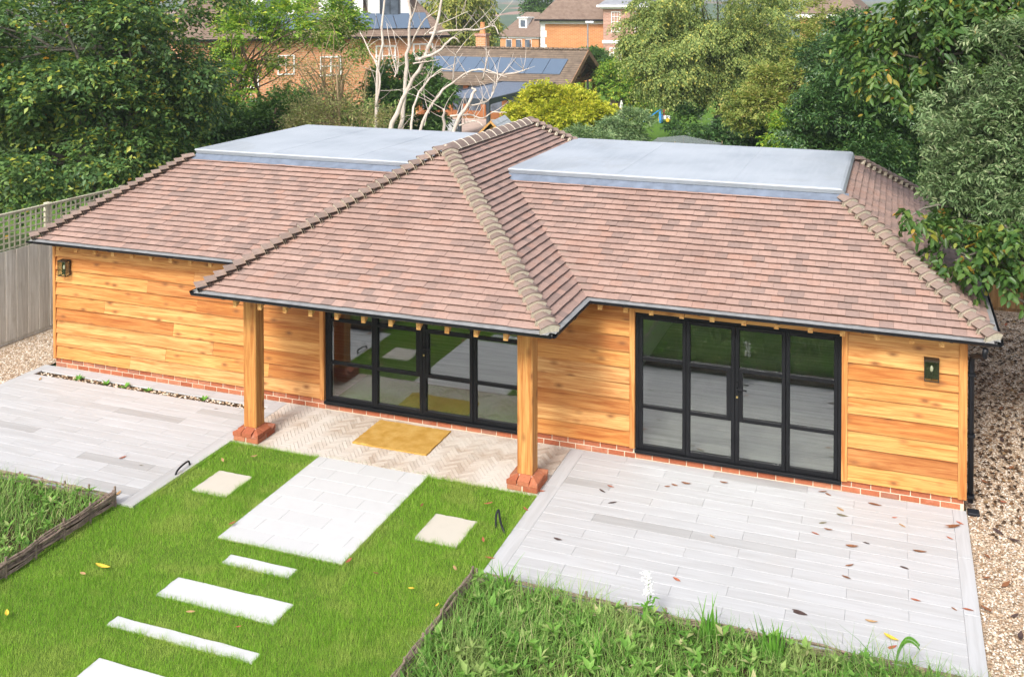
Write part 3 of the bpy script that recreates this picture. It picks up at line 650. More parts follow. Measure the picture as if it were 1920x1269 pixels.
# gutters
def gutter(p0, p1, out, ext0=.06, ext1=.06):
    p0, p1, out = Vector(p0), Vector(p1), Vector((*out, 0)); d = (p1-p0).normalized(); p0 = p0-d*ext0; p1 = p1+d*ext1
    r, th = .05, .005; mb = MB(); ns = 8
    for p in (p0, p1):
        for rr in (r, r-th):
            for k in range(ns+1):
                a = math.pi+math.pi*k/ns; mb.v.append(tuple(p+out*(.080+math.cos(a)*rr)+Vector((0, 0, .0+math.sin(a)*rr))))
    n = ns+1
    for k in range(ns): mb.f += [(k, k+1, 2*n+k+1, 2*n+k), (n+k+1, n+k, 3*n+k, 3*n+k+1), (k, n+k, n+k+1, k+1), (2*n+k+1, 3*n+k+1, 3*n+k, 2*n+k)]
    mb.f += [(0, 2*n, 3*n, n), (n-1, 2*n-1, 4*n-1, 3*n-1)]
    go = mb.out('gutter', m_gut, B)
    L = (p1-p0).length; nb = max(1, int(L/1.0))
    for i in range(nb):
        q = p0+d*(L*(i+.5)/nb); m2 = MB(); 
        for pp in (q-d*.018, q+d*.018):
            for rr in (r+.007, r-th-.002):
                for k in range(ns+1): a = math.pi+math.pi*k/ns; m2.v.append(tuple(pp+out*(.080+math.cos(a)*rr)+Vector((0, 0, .002+math.sin(a)*rr))))
        m2.f = [g for k in range(ns) for g in ((k, k+1, 2*n+k+1, 2*n+k), (n+k+1, n+k, 3*n+k, 3*n+k+1), (k, n+k, n+k+1, k+1), (2*n+k+1, 3*n+k+1, 3*n+k, 2*n+k))]
        m2.out('gutter_bracket', m_gut, go)
    # grey tray dropping into the gutter
    t0, t1 = p0+d*ext0*.6, p1-d*ext1*.6
    v = [t0-out*.03+Vector((0, 0, .016)), t1-out*.03+Vector((0, 0, .016)), t1+out*.10+Vector((0, 0, .000)), t0+out*.10+Vector((0, 0, .000))]; v += [p-Vector((0, 0, .004)) for p in v]
    obj('eaves_tray', mesh('eaves_tray', v, BOXF, m_tray), None, B)
gutter((XL, YF, ZE), (PXL, YF, ZE), (0, -1), .06, .0); gutter((PXR, YF, ZE), (XR, YF, ZE), (0, -1), -.06, .06)
gutter((PXL, PYF, ZE), (PXR, PYF, ZE), (0, -1)); gutter((PXR, PYF, ZE), (PXR, YF, ZE), (1, 0), .06, -.06); gutter((XR, YF, ZE), (XR, YB, ZE), (1, 0)); gutter((PXL, YF, ZE), (PXL, PYF, ZE), (-1, 0), 0, .06)
# rafter feet
def rafter(x, y0, y1, zt, w=.06, hgt=.12):
    k = K; v = []
    for yy in (y0, y1): 
        zz = zt+(yy-y0)*k
        v += [(x-w/2, yy, zz-hgt), (x+w/2, yy, zz-hgt), (x+w/2, yy, zz), (x-w/2, yy, zz)]
    v = [v[i] for i in (0, 1, 5, 4, 3, 2, 6, 7)]
    c = Vector((x, y0, zt)); obj('rafter_end', mesh('rafter_end', [tuple(Vector(p)-c) for p in v], BOXF, m_cladr), None, roof, c)
x = -14.0
while x < -10.1: rafter(x, YF+.03, .05, ZE-.035); x += .383
x = -4.70
for x in (-4.58, -4.22, -3.87, -3.46, -3.06, -2.65, -2.24, -1.82, -1.43, -1.02, -.62, -.28): rafter(x, YF+.03, .05, ZE-.035)
for i in range(11): rafter(-9.36+i*.40, PYF+.03, -1.26, ZE-.04, .06, .14)
# soffit boards over the rafters are the roof deck; verge block at both ends
box('verge_block', (WR+.03, YF+.06, ZE-.10), (XR-.04, YF+.13, ZE-.035), m_cladr, roof); box('verge_block', (XL+.04, YF+.06, ZE-.10), (WL-.0, YF+.13, ZE-.035), m_cladr, roof)
# porch posts on brick piers, beam, brace
pc = grp('porch_frame', B)
for px in (-9.50, -5.30):
    box('post', (px-.105, -1.275, .17), (px+.105, -1.065, 2.03), m_post, pc, .012)
    pr = grp('brick_pier', B); yc = -1.17
    box('mortar_bed', (px-.195, yc-.195, -.1), (px+.195, yc+.195, .084), m_joint, pr); box('mortar_bed', (px-.115, yc-.115, .085), (px+.115, yc+.115, .169), m_joint, pr)
    for z, hh in ((.036, 0), (.115, 1)):
        for k in range(4):
            Mr = Matrix.Translation((px, yc, z)) @ Matrix.Rotation(rad(90*k), 4, 'Z')
            for sx in ((-.100, .10) if not hh else (-.17, 0.03, .155)):
                hw_ = .094 if not hh else (.03 if sx == -.17 else .052)
                if hh: 
                    continue
                o = obj('brick', BR, None, pr, mw=Mr @ Matrix.Translation((sx+.006*(1 if sx > 0 else -1), -.158, 0)) @ Matrix.Diagonal((.094/.112, 1, 1, 1)))
    # chamfered cap course: plinth bricks with a sloping top
    for k in range(4):
        Mr = Matrix.Translation((px, yc, .076)) @ Matrix.Rotation(rad(90*k), 4, 'Z')
        for a, b in ((-.212, -.075), (-.063, .095)):
            v = [(a, -.212, 0), (b, -.212, 0), (b, -.09, 0), (a, -.09, 0), (a, -.212, .055), (b, -.212, .055), (b, -.10, .10), (a if a > -.2 else -.10, -.10, .10)]
            obj('cap_brick', mesh('cap_brick', v, BOXF, m_brick), None, pr, mw=Mr)
box('porch_beam', (-9.62, -1.255, 2.032), (-5.18, -1.085, 2.25), m_beam, pc, .008)
for px in (-9.50, -5.30): box('porch_beam', (px-.08, -1.08, 2.035), (px+.08, .0, 2.24), m_post, pc, .008)
# downpipe at the right corner
dp = MB(); dp.tube([(.20, -.39, 2.16), (.19, -.37, 2.06), (.085, -.02, 1.93), (.075, .0, 1.85), (.075, .0, .12)], .034, 10); dpo = dp.out('downpipe', m_gut, B, True)
for z in (1.7, .95, .2): box('pipe_bracket', (.03, -.045, z-.015), (.118, .045, z+.015), m_gut, dpo)
box('drain_gully', (.04, -.07, -.03), (.18, .07, .015), m_gut, B, .01)

rg = thing('rug', 'green rug on the floor inside the porch doors', 'rug', (-7.39, .7, .086))
box('pile', (-9.0, .27, .087), (-5.78, 1.15, .105), plain('green_pile', (.10, .22, .045), .95, .05, 0, .3, 30), rg, .005); box('border', (-9.0, 1.151, .087), (-5.78, 1.19, .102), plain('green_edge', (.06, .13, .03), .95, .05), rg)
# ------------------------------------------------------------------ vegetation generators
def strips(pos, hgt, az, lean, wid, nseg=3, rng=RN, curl=1.6):
    """bent blades: (n,3) roots -> quads"""
    n = len(pos); t = np.linspace(0, 1, nseg+1)[None, :]
    d = np.stack([np.cos(az), np.sin(az)], 1); s = np.stack([-np.sin(az), np.cos(az)], 1)
    off = (lean[:, None]*hgt[:, None])*t**curl; z = hgt[:, None]*t*(1-.25*lean[:, None]*t)
    w = wid[:, None]*(1-t**1.5*.93)*(.6+.8*np.minimum(t*3, 1)*.5)
    c = np.stack([pos[:, None, 0]+d[:, None, 0]*off, pos[:, None, 1]+d[:, None, 1]*off, pos[:, None, 2]+z], 2)
    L = c.copy(); Q = c.copy(); L[..., :2] -= s[:, None, :]*w[..., None]/2; Q[..., :2] += s[:, None, :]*w[..., None]/2
    v = np.stack([L, Q], 2).reshape(-1, 3); k = 2*(nseg+1); b = (np.arange(n)*k)[:, None]
    f = np.concatenate([np.stack([b[:, 0]+2*i, b[:, 0]+2*i+1, b[:, 0]+2*i+3, b[:, 0]+2*i+2], 1) for i in range(nseg)])
    return v, f
def nrm(a): return a/np.maximum(np.linalg.norm(a, axis=-1, keepdims=True), 1e-9)
def leaves(base, d, nor, ln, wd, fold=.25, six=False):
    """folded leaf blades. base (n,3) root, d direction, nor rough normal"""
    d = nrm(d); s = nrm(np.cross(d, nor)); n = np.cross(s, d); ln = ln[:, None]; wd = wd[:, None]
    if not six:
        m = base+d*ln*.45; L = m-s*wd/2+n*wd*fold; Q = m+s*wd/2+n*wd*fold; T = base+d*ln-n*ln*.12
        v = np.stack([base, L, T, Q], 1).reshape(-1, 3); b = np.arange(len(base))*4
        return v, np.concatenate([np.stack([b, b+1, b+2], 1), np.stack([b, b+2, b+3], 1)])
    a = base+d*ln*.28; c = base+d*ln*.68-n*ln*.05; T = base+d*ln-n*ln*.16
    v = np.stack([base, a-s*wd*.42+n*wd*fold, c-s*wd*.40+n*wd*fold, T, c+s*wd*.40+n*wd*fold, a+s*wd*.42+n*wd*fold], 1).reshape(-1, 3); b = np.arange(len(base))*6
    return v, np.concatenate([np.stack([b, b+i, b+i+1], 1) for i in (1, 2, 3, 4)])
def joinq(parts):
    vs_, fs_, o = [], [], 0
    for v, f in parts: vs_.append(v); fs_.append(f+o); o += len(v)
    return np.concatenate(vs_), np.concatenate(fs_)
# ------------------------------------------------------------------ lawn grass
def inrects(p, rs): 
    m = np.zeros(len(p), bool)
    for x0, y0, x1, y1 in rs: m |= (p[:, 0] > x0) & (p[:, 0] < x1) & (p[:, 1] > y0) & (p[:, 1] < y1)
    return m
n = 300000
p = np.stack([RN.uniform(-10.05, -4.98, n), RN.uniform(-7.6, -1.36, n), np.full(n, -.03)], 1)
HARD = [(-8.29, -3.55, -6.62, -1.38), (-6.11, -2.81, -5.56, -2.21), (-9.33, -2.73, -8.80, -2.17), (-7.92, -3.97, -7.04, -3.80), (-8.19, -4.70, -6.72, -4.36), (-8.31, -5.27, -6.57, -5.13), (-8., -6.3, -6.55, -5.7), (-9.71, -1.39, -9.29, -.9), (-5.51, -1.39, -5.09, -.9)]
k = ~inrects(p, HARD) & ~((p[:, 0] < -9.72) & (p[:, 1] > -3.3)) & ~((p[:, 0] > -5.1) & (p[:, 1] > -3.4))
p = p[k]; n = len(p); cl = np.sin(p[:, 0]*3.1+np.sin(p[:, 1]*2.3)*1.5)*np.sin(p[:, 1]*2.7+p[:, 0]*.8)
ep = []
for (x0, y0, x1, y1) in HARD[:7]:      # tufts leaning over the stone edges
    per = 2*(x1-x0+y1-y0); m_ = int(per*700); q = RN.uniform(0, per, m_); o_ = RN.uniform(.0, .03, m_)
    for k in range(m_):
        t = q[k]
        if t < x1-x0: ep.append((x0+t, y0-o_[k]))
        elif t < x1-x0+y1-y0: ep.append((x1+o_[k], y0+t-(x1-x0)))
        elif t < 2*(x1-x0)+y1-y0:
            if y1 > -1.4: continue
            ep.append((x0+t-(x1-x0)-(y1-y0), y1+o_[k]))
        else: ep.append((x0-o_[k], y0+t-2*(x1-x0)-(y1-y0)))
for xx in (-9.72, -5.09):
    for k in range(1500): ep.append((xx+RN.uniform(0, .03)*(1 if xx < -9 else -1), RN.uniform(-3.3, -1.4)))
for k in range(2600): ep.append((RN.uniform(-9.7, -5.1), -1.385-RN.uniform(0, .03)))
ep = np.array(ep); ep = ep[~((ep[:, 0] > -8.29) & (ep[:, 0] < -6.62) & (ep[:, 1] > -3.55))]; ep = np.concatenate([ep, np.full((len(ep), 1), -.03)], 1)
kk_ = .5+.5*np.sin(ep[:, 0]*23)*np.cos(ep[:, 1]*19); ne = len(ep); ev, ef = strips(ep, RN.uniform(.035, .075, ne)*(.75+.6*kk_), RN.uniform(0, 6.283, ne), RN.uniform(.2, 1.1, ne), RN.uniform(.0035, .006, ne), 1)
v, f = strips(p, RN.uniform(.028, .06, n)*(1+.35*cl), RN.uniform(0, 6.283, n), RN.uniform(.1, .9, n), RN.uniform(.0035, .006, n), 1)
v, f = joinq([(v, f), (ev, ef)])
tag(obj('lawn_grass', mesh_np('lawn_grass', v, f, m_grass)), 'short bright green mown lawn between the white paving', 'grass', kind='stuff')
# ------------------------------------------------------------------ planting beds
BEDS = [('planting_bed_left', (-16., -8., -10.02, -3.42)), ('planting_bed_right', (-5.02, -8., .9, -3.46))]
for nm, (x0, y0, x1, y1) in BEDS: tag(slabpoly(nm, rect(x0, y0, x1, y1), -.1, .05, m_soil), kind='structure')
def weeds(name, label, x0, y0, x1, y1, dens, hs):
    A = (x1-x0)*(y1-y0); n = int(A*dens)
    p = np.stack([RN.uniform(x0, x1, n), RN.uniform(y0, y1, n), np.full(n, .045)], 1)
    cl = .5+.5*np.sin(p[:, 0]*2.9+1.3*np.sin(p[:, 1]*3.3))*np.cos(p[:, 1]*2.4+p[:, 0]*1.1)
    g1 = strips(p, RN.uniform(.10, .30, n)*hs*(.65+.7*cl), RN.uniform(0, 6.283, n), RN.uniform(.2, 1.3, n), RN.uniform(.005, .012, n), 3)
    ms_ = int(A*26); ps = np.stack([RN.uniform(x0, x1, ms_), RN.uniform(y0, y1, ms_), np.full(ms_, .05)], 1); parts = [g1, strips(ps, RN.uniform(.25, .48, ms_)*hs, RN.uniform(0, 6.283, ms_), RN.uniform(.1, .7, ms_), RN.uniform(.004, .007, ms_), 3)]; m = int(A*dens*.05)
    for i in range(m):      # broad-leaved rosettes and feathery sprays
        c = np.array([RN.uniform(x0, x1), RN.uniform(y0, y1), .06+RN.uniform(0, .14)*hs]); kk = RN.integers(6, 13)
        az = RN.uniform(0, 6.283, kk); el = RN.uniform(.1, 1.0, kk); d = np.stack([np.cos(az)*np.cos(el), np.sin(az)*np.cos(el), np.sin(el)], 1)
        ln = RN.uniform(.4, 1.1, kk)*RN.uniform(.05, .15)*hs
        v, f = leaves(np.repeat(c[None], kk, 0), d, np.tile([0, 0, 1.], (kk, 1)), ln, ln*RN.uniform(.22, .5), .12)
        q = np.concatenate([f, f[:, 2:3]], 1); parts.append((v, q))
    v, f = joinq(parts); tri = f[f[:, 2] == f[:, 3]][:, :3]; qd = f[f[:, 2] != f[:, 3]]
    f3 = np.concatenate([qd[:, [0, 1, 2]], qd[:, [0, 2, 3]], tri])
    return tag(obj(name, mesh_np(name, v, f3, m_weed)), label, 'weeds', kind='stuff')
weeds('bed_weeds', 'tall mixed weeds and grasses filling the right planting bed', -5.0, -7.2, .8, -3.5, 1500, 1.0)
weeds('bed_weeds', 'low weeds and grass filling the left planting bed', -14.5, -7.2, -10.05, -3.45, 1100, .8)
def strap(u, v, label, nl=22, h=.34, w=.022, spread=.5):
    b = Zp(u, v, .05); n = nl; p = np.stack([RN.normal(0, .05, n), RN.normal(0, .03, n), np.zeros(n)], 1)
    vv, ff = strips(p, RN.uniform(.55, 1.1, n)*h, RN.uniform(0, 6.283, n), RN.uniform(.05, spread, n), RN.uniform(.7, 1.2, n)*w, 5)
    r = thing('strap_leaved_plant', label, 'plant', tuple(b), 'strap-leaved plants in the right bed')
    o = obj('foliage', mesh_np('foliage', vv+b, ff, m_strap), None, r); o.location = -Vector(b); return r
strap(1330, 1200, 'upright strap-leaved clump at the rim of the weedy bed, near the white flower spike', 26, .42, .03)
strap(1448, 1236, 'upright strap-leaved clump at the rim of the right bed, nearest to the fern frond', 26, .42, .03)
strap(945, 1118, 'arching strap-leaved clump at the left corner of the right bed', 22, .38, .024, .9)
strap(1120, 1250, 'pale arching strap-leaved clump low in the middle of the right bed', 16, .36, .022, 1.0)
# white flower spike
b = Zp(1214, 1165, .05); r = thing('white_flower_spike', 'white flower spike standing at the rim of the right bed', 'flower', tuple(b))
mb = MB(); mb.tube([b, b+[.0, 0, .25], b+[.01, .02, .5]], [.006, .005, .003], 5); mb.out('stem', m_strap, r).location = -Vector(b)
n = 90; t = RN.uniform(.26, .5, n); q = b+np.stack([RN.normal(0, .02, n), RN.normal(0, .02, n), t], 1); az = RN.uniform(0, 6.28, n)
v, f = leaves(q, np.stack([np.cos(az), np.sin(az), RN.uniform(-.2, .6, n)], 1), np.tile([0, 0, 1.], (n, 1)), np.full(n, .036), np.full(n, .028), .2)
obj('petals', mesh_np('petals', v, f, m_white), None, r).location = -Vector(b)
n = 26; q = b+np.stack([RN.normal(0, .03, n), RN.normal(0, .03, n), RN.uniform(.03, .25, n)], 1); az = RN.uniform(0, 6.28, n)
v, f = leaves(q, np.stack([np.cos(az), np.sin(az), RN.uniform(0, .8, n)], 1), np.tile([0, 0, 1.], (n, 1)), np.full(n, .09), np.full(n, .03), .2); obj('foliage', mesh_np('foliage', v, f, m_strap), None, r).location = -Vector(b)
# fern-like frond arching at the bottom right
b = Zp(1672, 1262, .05); r = thing('fern_frond', 'arching feathery frond rising over the deck edge at the bottom right', 'fern', tuple(b))
ts = np.linspace(0, 1, 12); cv = np.stack([.02+.22*ts**1.6, .02*ts, .42*np.sin(ts*2.2)/1.0*.8], 1); mb = MB(); mb.tube([tuple(c) for c in cv], .004, 5); mb.out('stem', m_strap, r).location = (0, 0, 0)
qs, ds = [], []
for i in range(3, 40):
    t = i/40; c = np.array([.02+.22*t**1.6, .02*t, .42*math.sin(t*2.2)*.8])
    for s in (-1, 1): qs.append(c); ds.append((.2, s*1., .25))
n = len(qs); v, f = leaves(np.array(qs), np.array(ds), np.tile([0, 0, 1.], (n, 1)), np.full(n, .06), np.full(n, .014), .1); obj('foliage', mesh_np('foliage', v, f, m_strap), None, r).location = (0, 0, 0)
# ------------------------------------------------------------------ woven hazel edging
def wattle(p0, p1, label, h=.2, rods=7):
    p0, p1 = np.array(p0), np.array(p1); L = np.linalg.norm(p1-p0); d = (p1-p0)/L; s = np.array([-d[1], d[0]])
    r = thing('wattle_edging', label, 'wattle edging', (p0[0], p0[1], 0)); ns = int(L/.42)+1
    for i in range(ns+1):
        q = p0+d*L*i/ns; mb = MB(); mb.tube([(q[0]-p0[0], q[1]-p0[1], -.05), (q[0]-p0[0]+R.uniform(-.01, .01), q[1]-p0[1], h+R.uniform(.01, .06))], .014, 6); mb.out('stake', m_rod, r).location = (0, 0, 0)
    for k in range(rods):
        for dbl in range(2):
            ph = k % 2*math.pi; pts = []; nn = ns*6; z = .015+h*(k+.45*dbl)/rods; jx = R.uniform(-.01, .01)
            for i in range(nn+1):
                t = i/nn; o = .02*math.sin(t*ns*math.pi+ph)+jx; q = p0+d*L*t+s*o-p0; pts.append((q[0], q[1], z+.012*math.sin(t*9+k*2+dbl)+R.uniform(-.004, .004)))
            mb = MB(); mb.tube(pts, [R.uniform(.007, .013) for _ in pts], 5); mb.out('rod', m_rod, r).location = (0, 0, 0)
wattle((-9.96, -7.), (-9.96, -3.37), 'woven hazel edging along the lawn side of the left bed', .17)
wattle((-13.8, -3.37), (-10.0, -3.37), 'low woven hazel edging between left bed and left deck', .13, 5)
wattle((-5.09, -7.), (-5.09, -3.41), 'woven hazel edging along the lawn side of the right bed', .17, 6)
wattle((-5.05, -3.40), (.75, -3.44), 'low woven hazel edging between right bed and right deck', .12, 5)
# ------------------------------------------------------------------ small things on the ground
mp = []; nx, ny = 40, 28
v = []; 
for j in range(ny+1):
    for i in range(nx+1):
        x, y = -.58+1.16*i/nx, -.40+.80*j/ny; e = (i in (0, nx))*R.uniform(-.006, .006); e2 = (j in (0, ny))*R.uniform(-.006, .006)
        z = .022+R.uniform(-.0015, .0015)+(.012*math.exp(-((x+.45)**2+(y+.4)**2)/.03)); v.append((x+e, y+e2, z))
f = [(j*(nx+1)+i, j*(nx+1)+i+1, (j+1)*(nx+1)+i+1, (j+1)*(nx+1)+i) for j in range(ny) for i in range(nx)]
bd = [i for i in range(nx+1)]+[(j)*(nx+1)+nx for j in range(1, ny+1)]+[ny*(nx+1)+i for i in range(nx-1, -1, -1)]+[j*(nx+1) for j in range(ny-1, 0, -1)]
o0 = len(v); v += [(v[i][0], v[i][1], 0.003) for i in bd]; f += [(bd[i], o0+i, o0+(i+1) % len(bd), bd[(i+1) % len(bd)]) for i in range(len(bd))]
tag(obj('doormat', mesh('doormat', v, f, m_coir), None, None, (-7.47, -.50, 0)), 'large ochre coir doormat on the herringbone floor before the porch doors', 'doormat')
def lantern(u, v, label):
    c = Yp(u, v, -.05); c = Vector((c[0], -.041, c[2])); r = thing('wall_lantern', label, 'wall light', tuple(c), 'box lanterns on the timber wall'); w, h, dpt = .085, .125, .11
    box('back_plate', (c.x-w, c.y-.012, c.z-h), (c.x+w, c.y+.0, c.z+h), m_bronze, r)
    fm = MB(); t = .007
    for sx in (-1, 1):
        for yy in (c.y-.013, c.y-dpt): fm.box((c.x+sx*w-t if sx > 0 else c.x-w, yy-t, c.z-h), (c.x+w if sx > 0 else c.x-w+t, yy, c.z+h))
    for zz in (c.z-h-.004, c.z+h-.010):
        fm.box((c.x-w, c.y-dpt-t-.001, zz), (c.x+w, c.y-dpt+.001, zz+.014))
        for sx in (-1, 1): fm.box((c.x+sx*(w-t/2)-t/2-.001, c.y-dpt, zz), (c.x+sx*(w-t/2)+t/2+.001, c.y-.012, zz+.014))
    o = fm.out('frame', m_bronze, r); o.location = -c
    box('top_plate', (c.x-w-.004, c.y-dpt-t-.004, c.z+h+.004), (c.x+w+.004, c.y, c.z+h+.014), m_bronze, r)
    for a, b_ in (((c.x-w+t, c.y-dpt-.005, c.z-h+.01), (c.x+w-t, c.y-dpt-.002, c.z+h-.01)), ((c.x-w+.002, c.y-dpt, c.z-h+.01), (c.x-w+.004, c.y-.02, c.z+h-.01)), ((c.x+w-.004, c.y-dpt, c.z-h+.01), (c.x+w-.002, c.y-.02, c.z+h-.01))): box('pane', a, b_, m_lglass, r)
    mb = MB(); mb.tube([(c.x, c.y-.055, c.z-h+.01), (c.x, c.y-.055, c.z-.02)], .012, 8); mb.out('bulb_holder', m_bronze, r).location = -c
    mb = MB(); mb.tube([(c.x, c.y-.055, c.z-.02), (c.x, c.y-.055, c.z+.0), (c.x, c.y-.055, c.z+.03), (c.x, c.y-.055, c.z+.055)], [.012, .02, .02, .006], 8); mb.out('bulb', m_bulb, r, True).location = -c
m_bronze = plain('dark_bronze', (.06, .048, .035), .4, .5, .6); m_bulb = plain('bulb_glass', (.75, .68, .5), .15, .6)
lantern(124.5, 501.5, 'box lantern at the left end of the timber wall near the fence'); lantern(1746.5, 691, 'box lantern on the timber panel right of the glazed doors')
def hose(pts, label):
    c = np.array(pts[0]); r = MB(); P = [Vector(p)-Vector(c) for p in pts]; Q = []
    for i in range(len(P)-1):
        for k in range(5):
            t = k/5; a, b_, c2, d2 = P[max(i-1, 0)], P[i], P[i+1], P[min(i+2, len(P)-1)]; Q.append(.5*((2*b_)+(c2-a)*t+(2*a-5*b_+4*c2-d2)*t*t+(3*b_-a-3*c2+d2)*t**3))
    Q.append(P[-1]); r.tube(Q, .013, 8); o = r.out('black_cable', m_gut, None, True); o.location = c; tag(o, label, 'cable')
q = Zp(328, 890, 0); q2 = Zp(356, 872, 0); hose([(q[0], q[1], -.03), (q[0]+.01, q[1]+.03, .04), ((q[0]+q2[0])/2, (q[1]+q2[1])/2, .065), (q2[0]-.02, q2[1], .05), (q2[0], q2[1], -.03)], 'black cable loop sticking up at the edge of the left deck')
q = Zp(930, 985, 0); hose([(q[0], q[1], -.03), (q[0]-.02, q[1]+.05, .09), (q[0]+.0, q[1]+.08, .15), (q[0]+.04, q[1]+.02, .1), (q[0]+.1, q[1]-.06, .04), (q[0]+.16, q[1]-.1, -.02)], 'black cable loop in the grass near the right porch pier')
# planting slot along the left wall: pebbles and seedlings
sl_ = MB()
for i in range(340):
    x, y, s = R.uniform(LX0+.2, LX1-.25), R.uniform(-.385, -.25), R.uniform(.012, .03); z = -.023
    sl_.add([(x+s, y, z), (x, y+s*.7, z), (x-s, y, z), (x, y-s*.7, z), (x+s*.2, y, z+s*.8)], [(0, 1, 4), (1, 2, 4), (2, 3, 4), (3, 0, 4)])
tag(sl_.out('slot_pebbles', m_stone), 'brown pebbles lying in the dark slot beside the left wall', 'pebbles', kind='stuff')
for i, (u, vv) in enumerate(((165, 702), (216, 711), (250, 717), (289, 725), (395, 741))):
    b = Zp(u, vv, 0); b[1] = -.32; b[2] = -.022; n = 9; az = RN.uniform(0, 6.28, n); v, f = leaves(np.zeros((n, 3)), np.stack([np.cos(az), np.sin(az), RN.uniform(.4, 1.2, n)], 1), np.tile([0, 0, 1.], (n, 1)), RN.uniform(.07, .13, n), RN.uniform(.035, .05, n), .15)
    tag(obj('seedling', mesh_np('seedling', v, f, m_strap), None, None, tuple(b)), ('smallest', 'second', 'third', 'fourth', 'last')[i]+' green seedling from the left in the slot beside the left wall', 'seedling', 'seedlings in the wall slot')
# gravel stones
def stones(name, label, x0, y0, x1, y1, n, smin, smax):
    c = np.stack([RN.uniform(x0, x1, n), RN.uniform(y0, y1, n), np.full(n, -.018)], 1); s = RN.uniform(smin, smax, n)[:, None]; a = RN.uniform(0, 6.28, n)
    ca, sa = np.cos(a)[:, None], np.sin(a)[:, None]; ex = np.concatenate([ca, sa, 0*ca], 1); ey = np.concatenate([-sa, ca, 0*ca], 1); ez = np.tile([0, 0, 1.], (n, 1))
    r1 = RN.uniform(.55, 1, (n, 1)); r2 = RN.uniform(.5, .9, (n, 1))
    v = np.stack([c+ex*s, c+ey*s*r1, c-ex*s*.9, c-ey*s*r1*1.1, c+ez*s*r2+ex*s*.2, ], 1).reshape(-1, 3); b = np.arange(n)*5
    f = np.concatenate([np.stack([b+i, b+(i+1) % 4, b+4], 1) for i in range(4)]); tag(obj(name, mesh_np(name, v, f, m_stone)), label, 'gravel', kind='stuff')
stones('gravel_stones', 'buff gravel along the right side of the building', .05, -4.2, 1.9, 8.4, 42000, .008, .02)
stones('gravel_stones', 'pale buff gravel between left deck and fence', -16.0, -3.5, -14.62, 2.6, 16000, .009, .02)
# fallen leaves -------------------------------------------------------
def mkleaf(L, W, curl, col):
    n = 7; v = []; 
    for i in range(n+1):
        t = i/n; w = W*math.sin(math.pi*min(1, t*.93+.05))**.9*(1-.25*t); z = curl*L*(2*t-1)**2*.5; x = (t-.5)*L
        v += [(x, -w/2, z+curl*w*.8), (x, 0, z), (x, w/2, z+curl*w*.8)]
    f = [(3*i+a, 3*i+3+a, 3*i+4+a, 3*i+1+a) for i in range(n) for a in (0, 1)]
    return mesh('fallen_leaf', v, f, col)
LC = {'brown': plain('leaf_brown', (.20, .085, .04), .7, .2, 0, .3, 40), 'dark brown': plain('leaf_dark', (.07, .045, .04), .7, .2, 0, .3, 40), 'russet': plain('leaf_russet', (.34, .11, .06), .7, .2, 0, .3, 40), 'yellow': plain('leaf_yellow', (.62, .42, .05), .7, .2, 0, .2, 40), 'tan': plain('leaf_tan', (.40, .25, .12), .7, .2, 0, .25, 40), 'olive': plain('leaf_olive', (.17, .15, .09), .7, .2, 0, .25, 40)}
LM = {k: [mkleaf(.13, .05, c, m_) for c in (.03, .10, .22)] for k, m_ in LC.items()}
z6 = lambda x, y: (1400+x/3.262, 880+y/3.262); z5 = lambda x, y: (900+x/3.2, 900+y/3.2); z3 = lambda x, y: (x/2.826, 820+y/2.826); z4 = lambda x, y: (400+x/2.826, 820+y/2.826)
FL = [(z6(580, 245), 'tan', 1), (z6(585, 280), 'olive', 1.1), (z6(465, 325), 'olive', .8), (z6(500, 367), 'brown', .8), (z6(422, 390), 'russet', .8), (z6(905, 293), 'russet', .55), (z6(955, 343), 'tan', .8), (z6(1255, 348), 'brown', 1.7), (z6(1305, 327), 'russet', .75), (z6(1243, 420), 'russet', .6), (z6(1060, 500), 'brown', 1.2), (z6(645, 470), 'brown', 1.1), (z6(730, 447), 'dark brown', .8), (z6(630, 587), 'brown', .8), (z6(610, 658), 'brown', .9), (z6(968, 600), 'dark brown', .8), (z6(1035, 797), 'russet', .8), (z6(1270, 852), 'brown', .5), (z6(1352, 853), 'russet', .95), (z6(318, 872), 'dark brown', 1.5), (z6(765, 930), 'tan', 1), (z6(885, 1030), 'yellow', 1.2), (z6(888, 1085), 'russet', .9), (z6(785, 212), 'brown', 1.3), (z6(465, 135), 'brown', .9), (z6(500, 152), 'brown', .7),
      (z5(735, 65), 'dark brown', .8), (z5(785, 37), 'russet', .8), (z5(1125, 38), 'brown', .6), (z5(1168, 30), 'brown', .7), (z5(1237, 20), 'brown', 1.), (z5(1465, 15), 'brown', .9), (z5(467, 355), 'dark brown', .8), (z5(1182, 595), 'russet', .8), (z5(1395, 340), 'tan', .7), (z5(795, 133), 'dark brown', .9), (z5(365, 65), 'russet', .9), (z5(275, 175), 'russet', .7), (z5(60, 465), 'russet', .9)]
FG = [(z3(545, 685), 'yellow', 1.5), (z3(440, 718), 'tan', .8), (z3(37, 932), 'yellow', .9), (z3(1010, 920), 'tan', .7), (z3(1265, 1000), 'russet', .5), (z4(1457, 350), 'russet', .9), (z4(1430, 540), 'russet', .7), (z4(1105, 355), 'brown', .6), (z4(1280, 690), 'tan', .8), (z4(1048, 797), 'yellow', .6), (z4(1185, 887), 'yellow', .5), (z4(860, 718), 'brown', .6), (z3(1180, 120), 'tan', .8), (z3(1345, 100), 'tan', .8), (z4(100, 455), 'russet', .9), (z4(715, 655), 'russet', .9)]
LL_ = [(z3(650, 107), 'russet', .9), (z3(750, 147), 'olive', .5), ((75, 711), 'tan', .8), ((405, 766), 'brown', .6), (z3(625, 298), 'tan', 1.)]
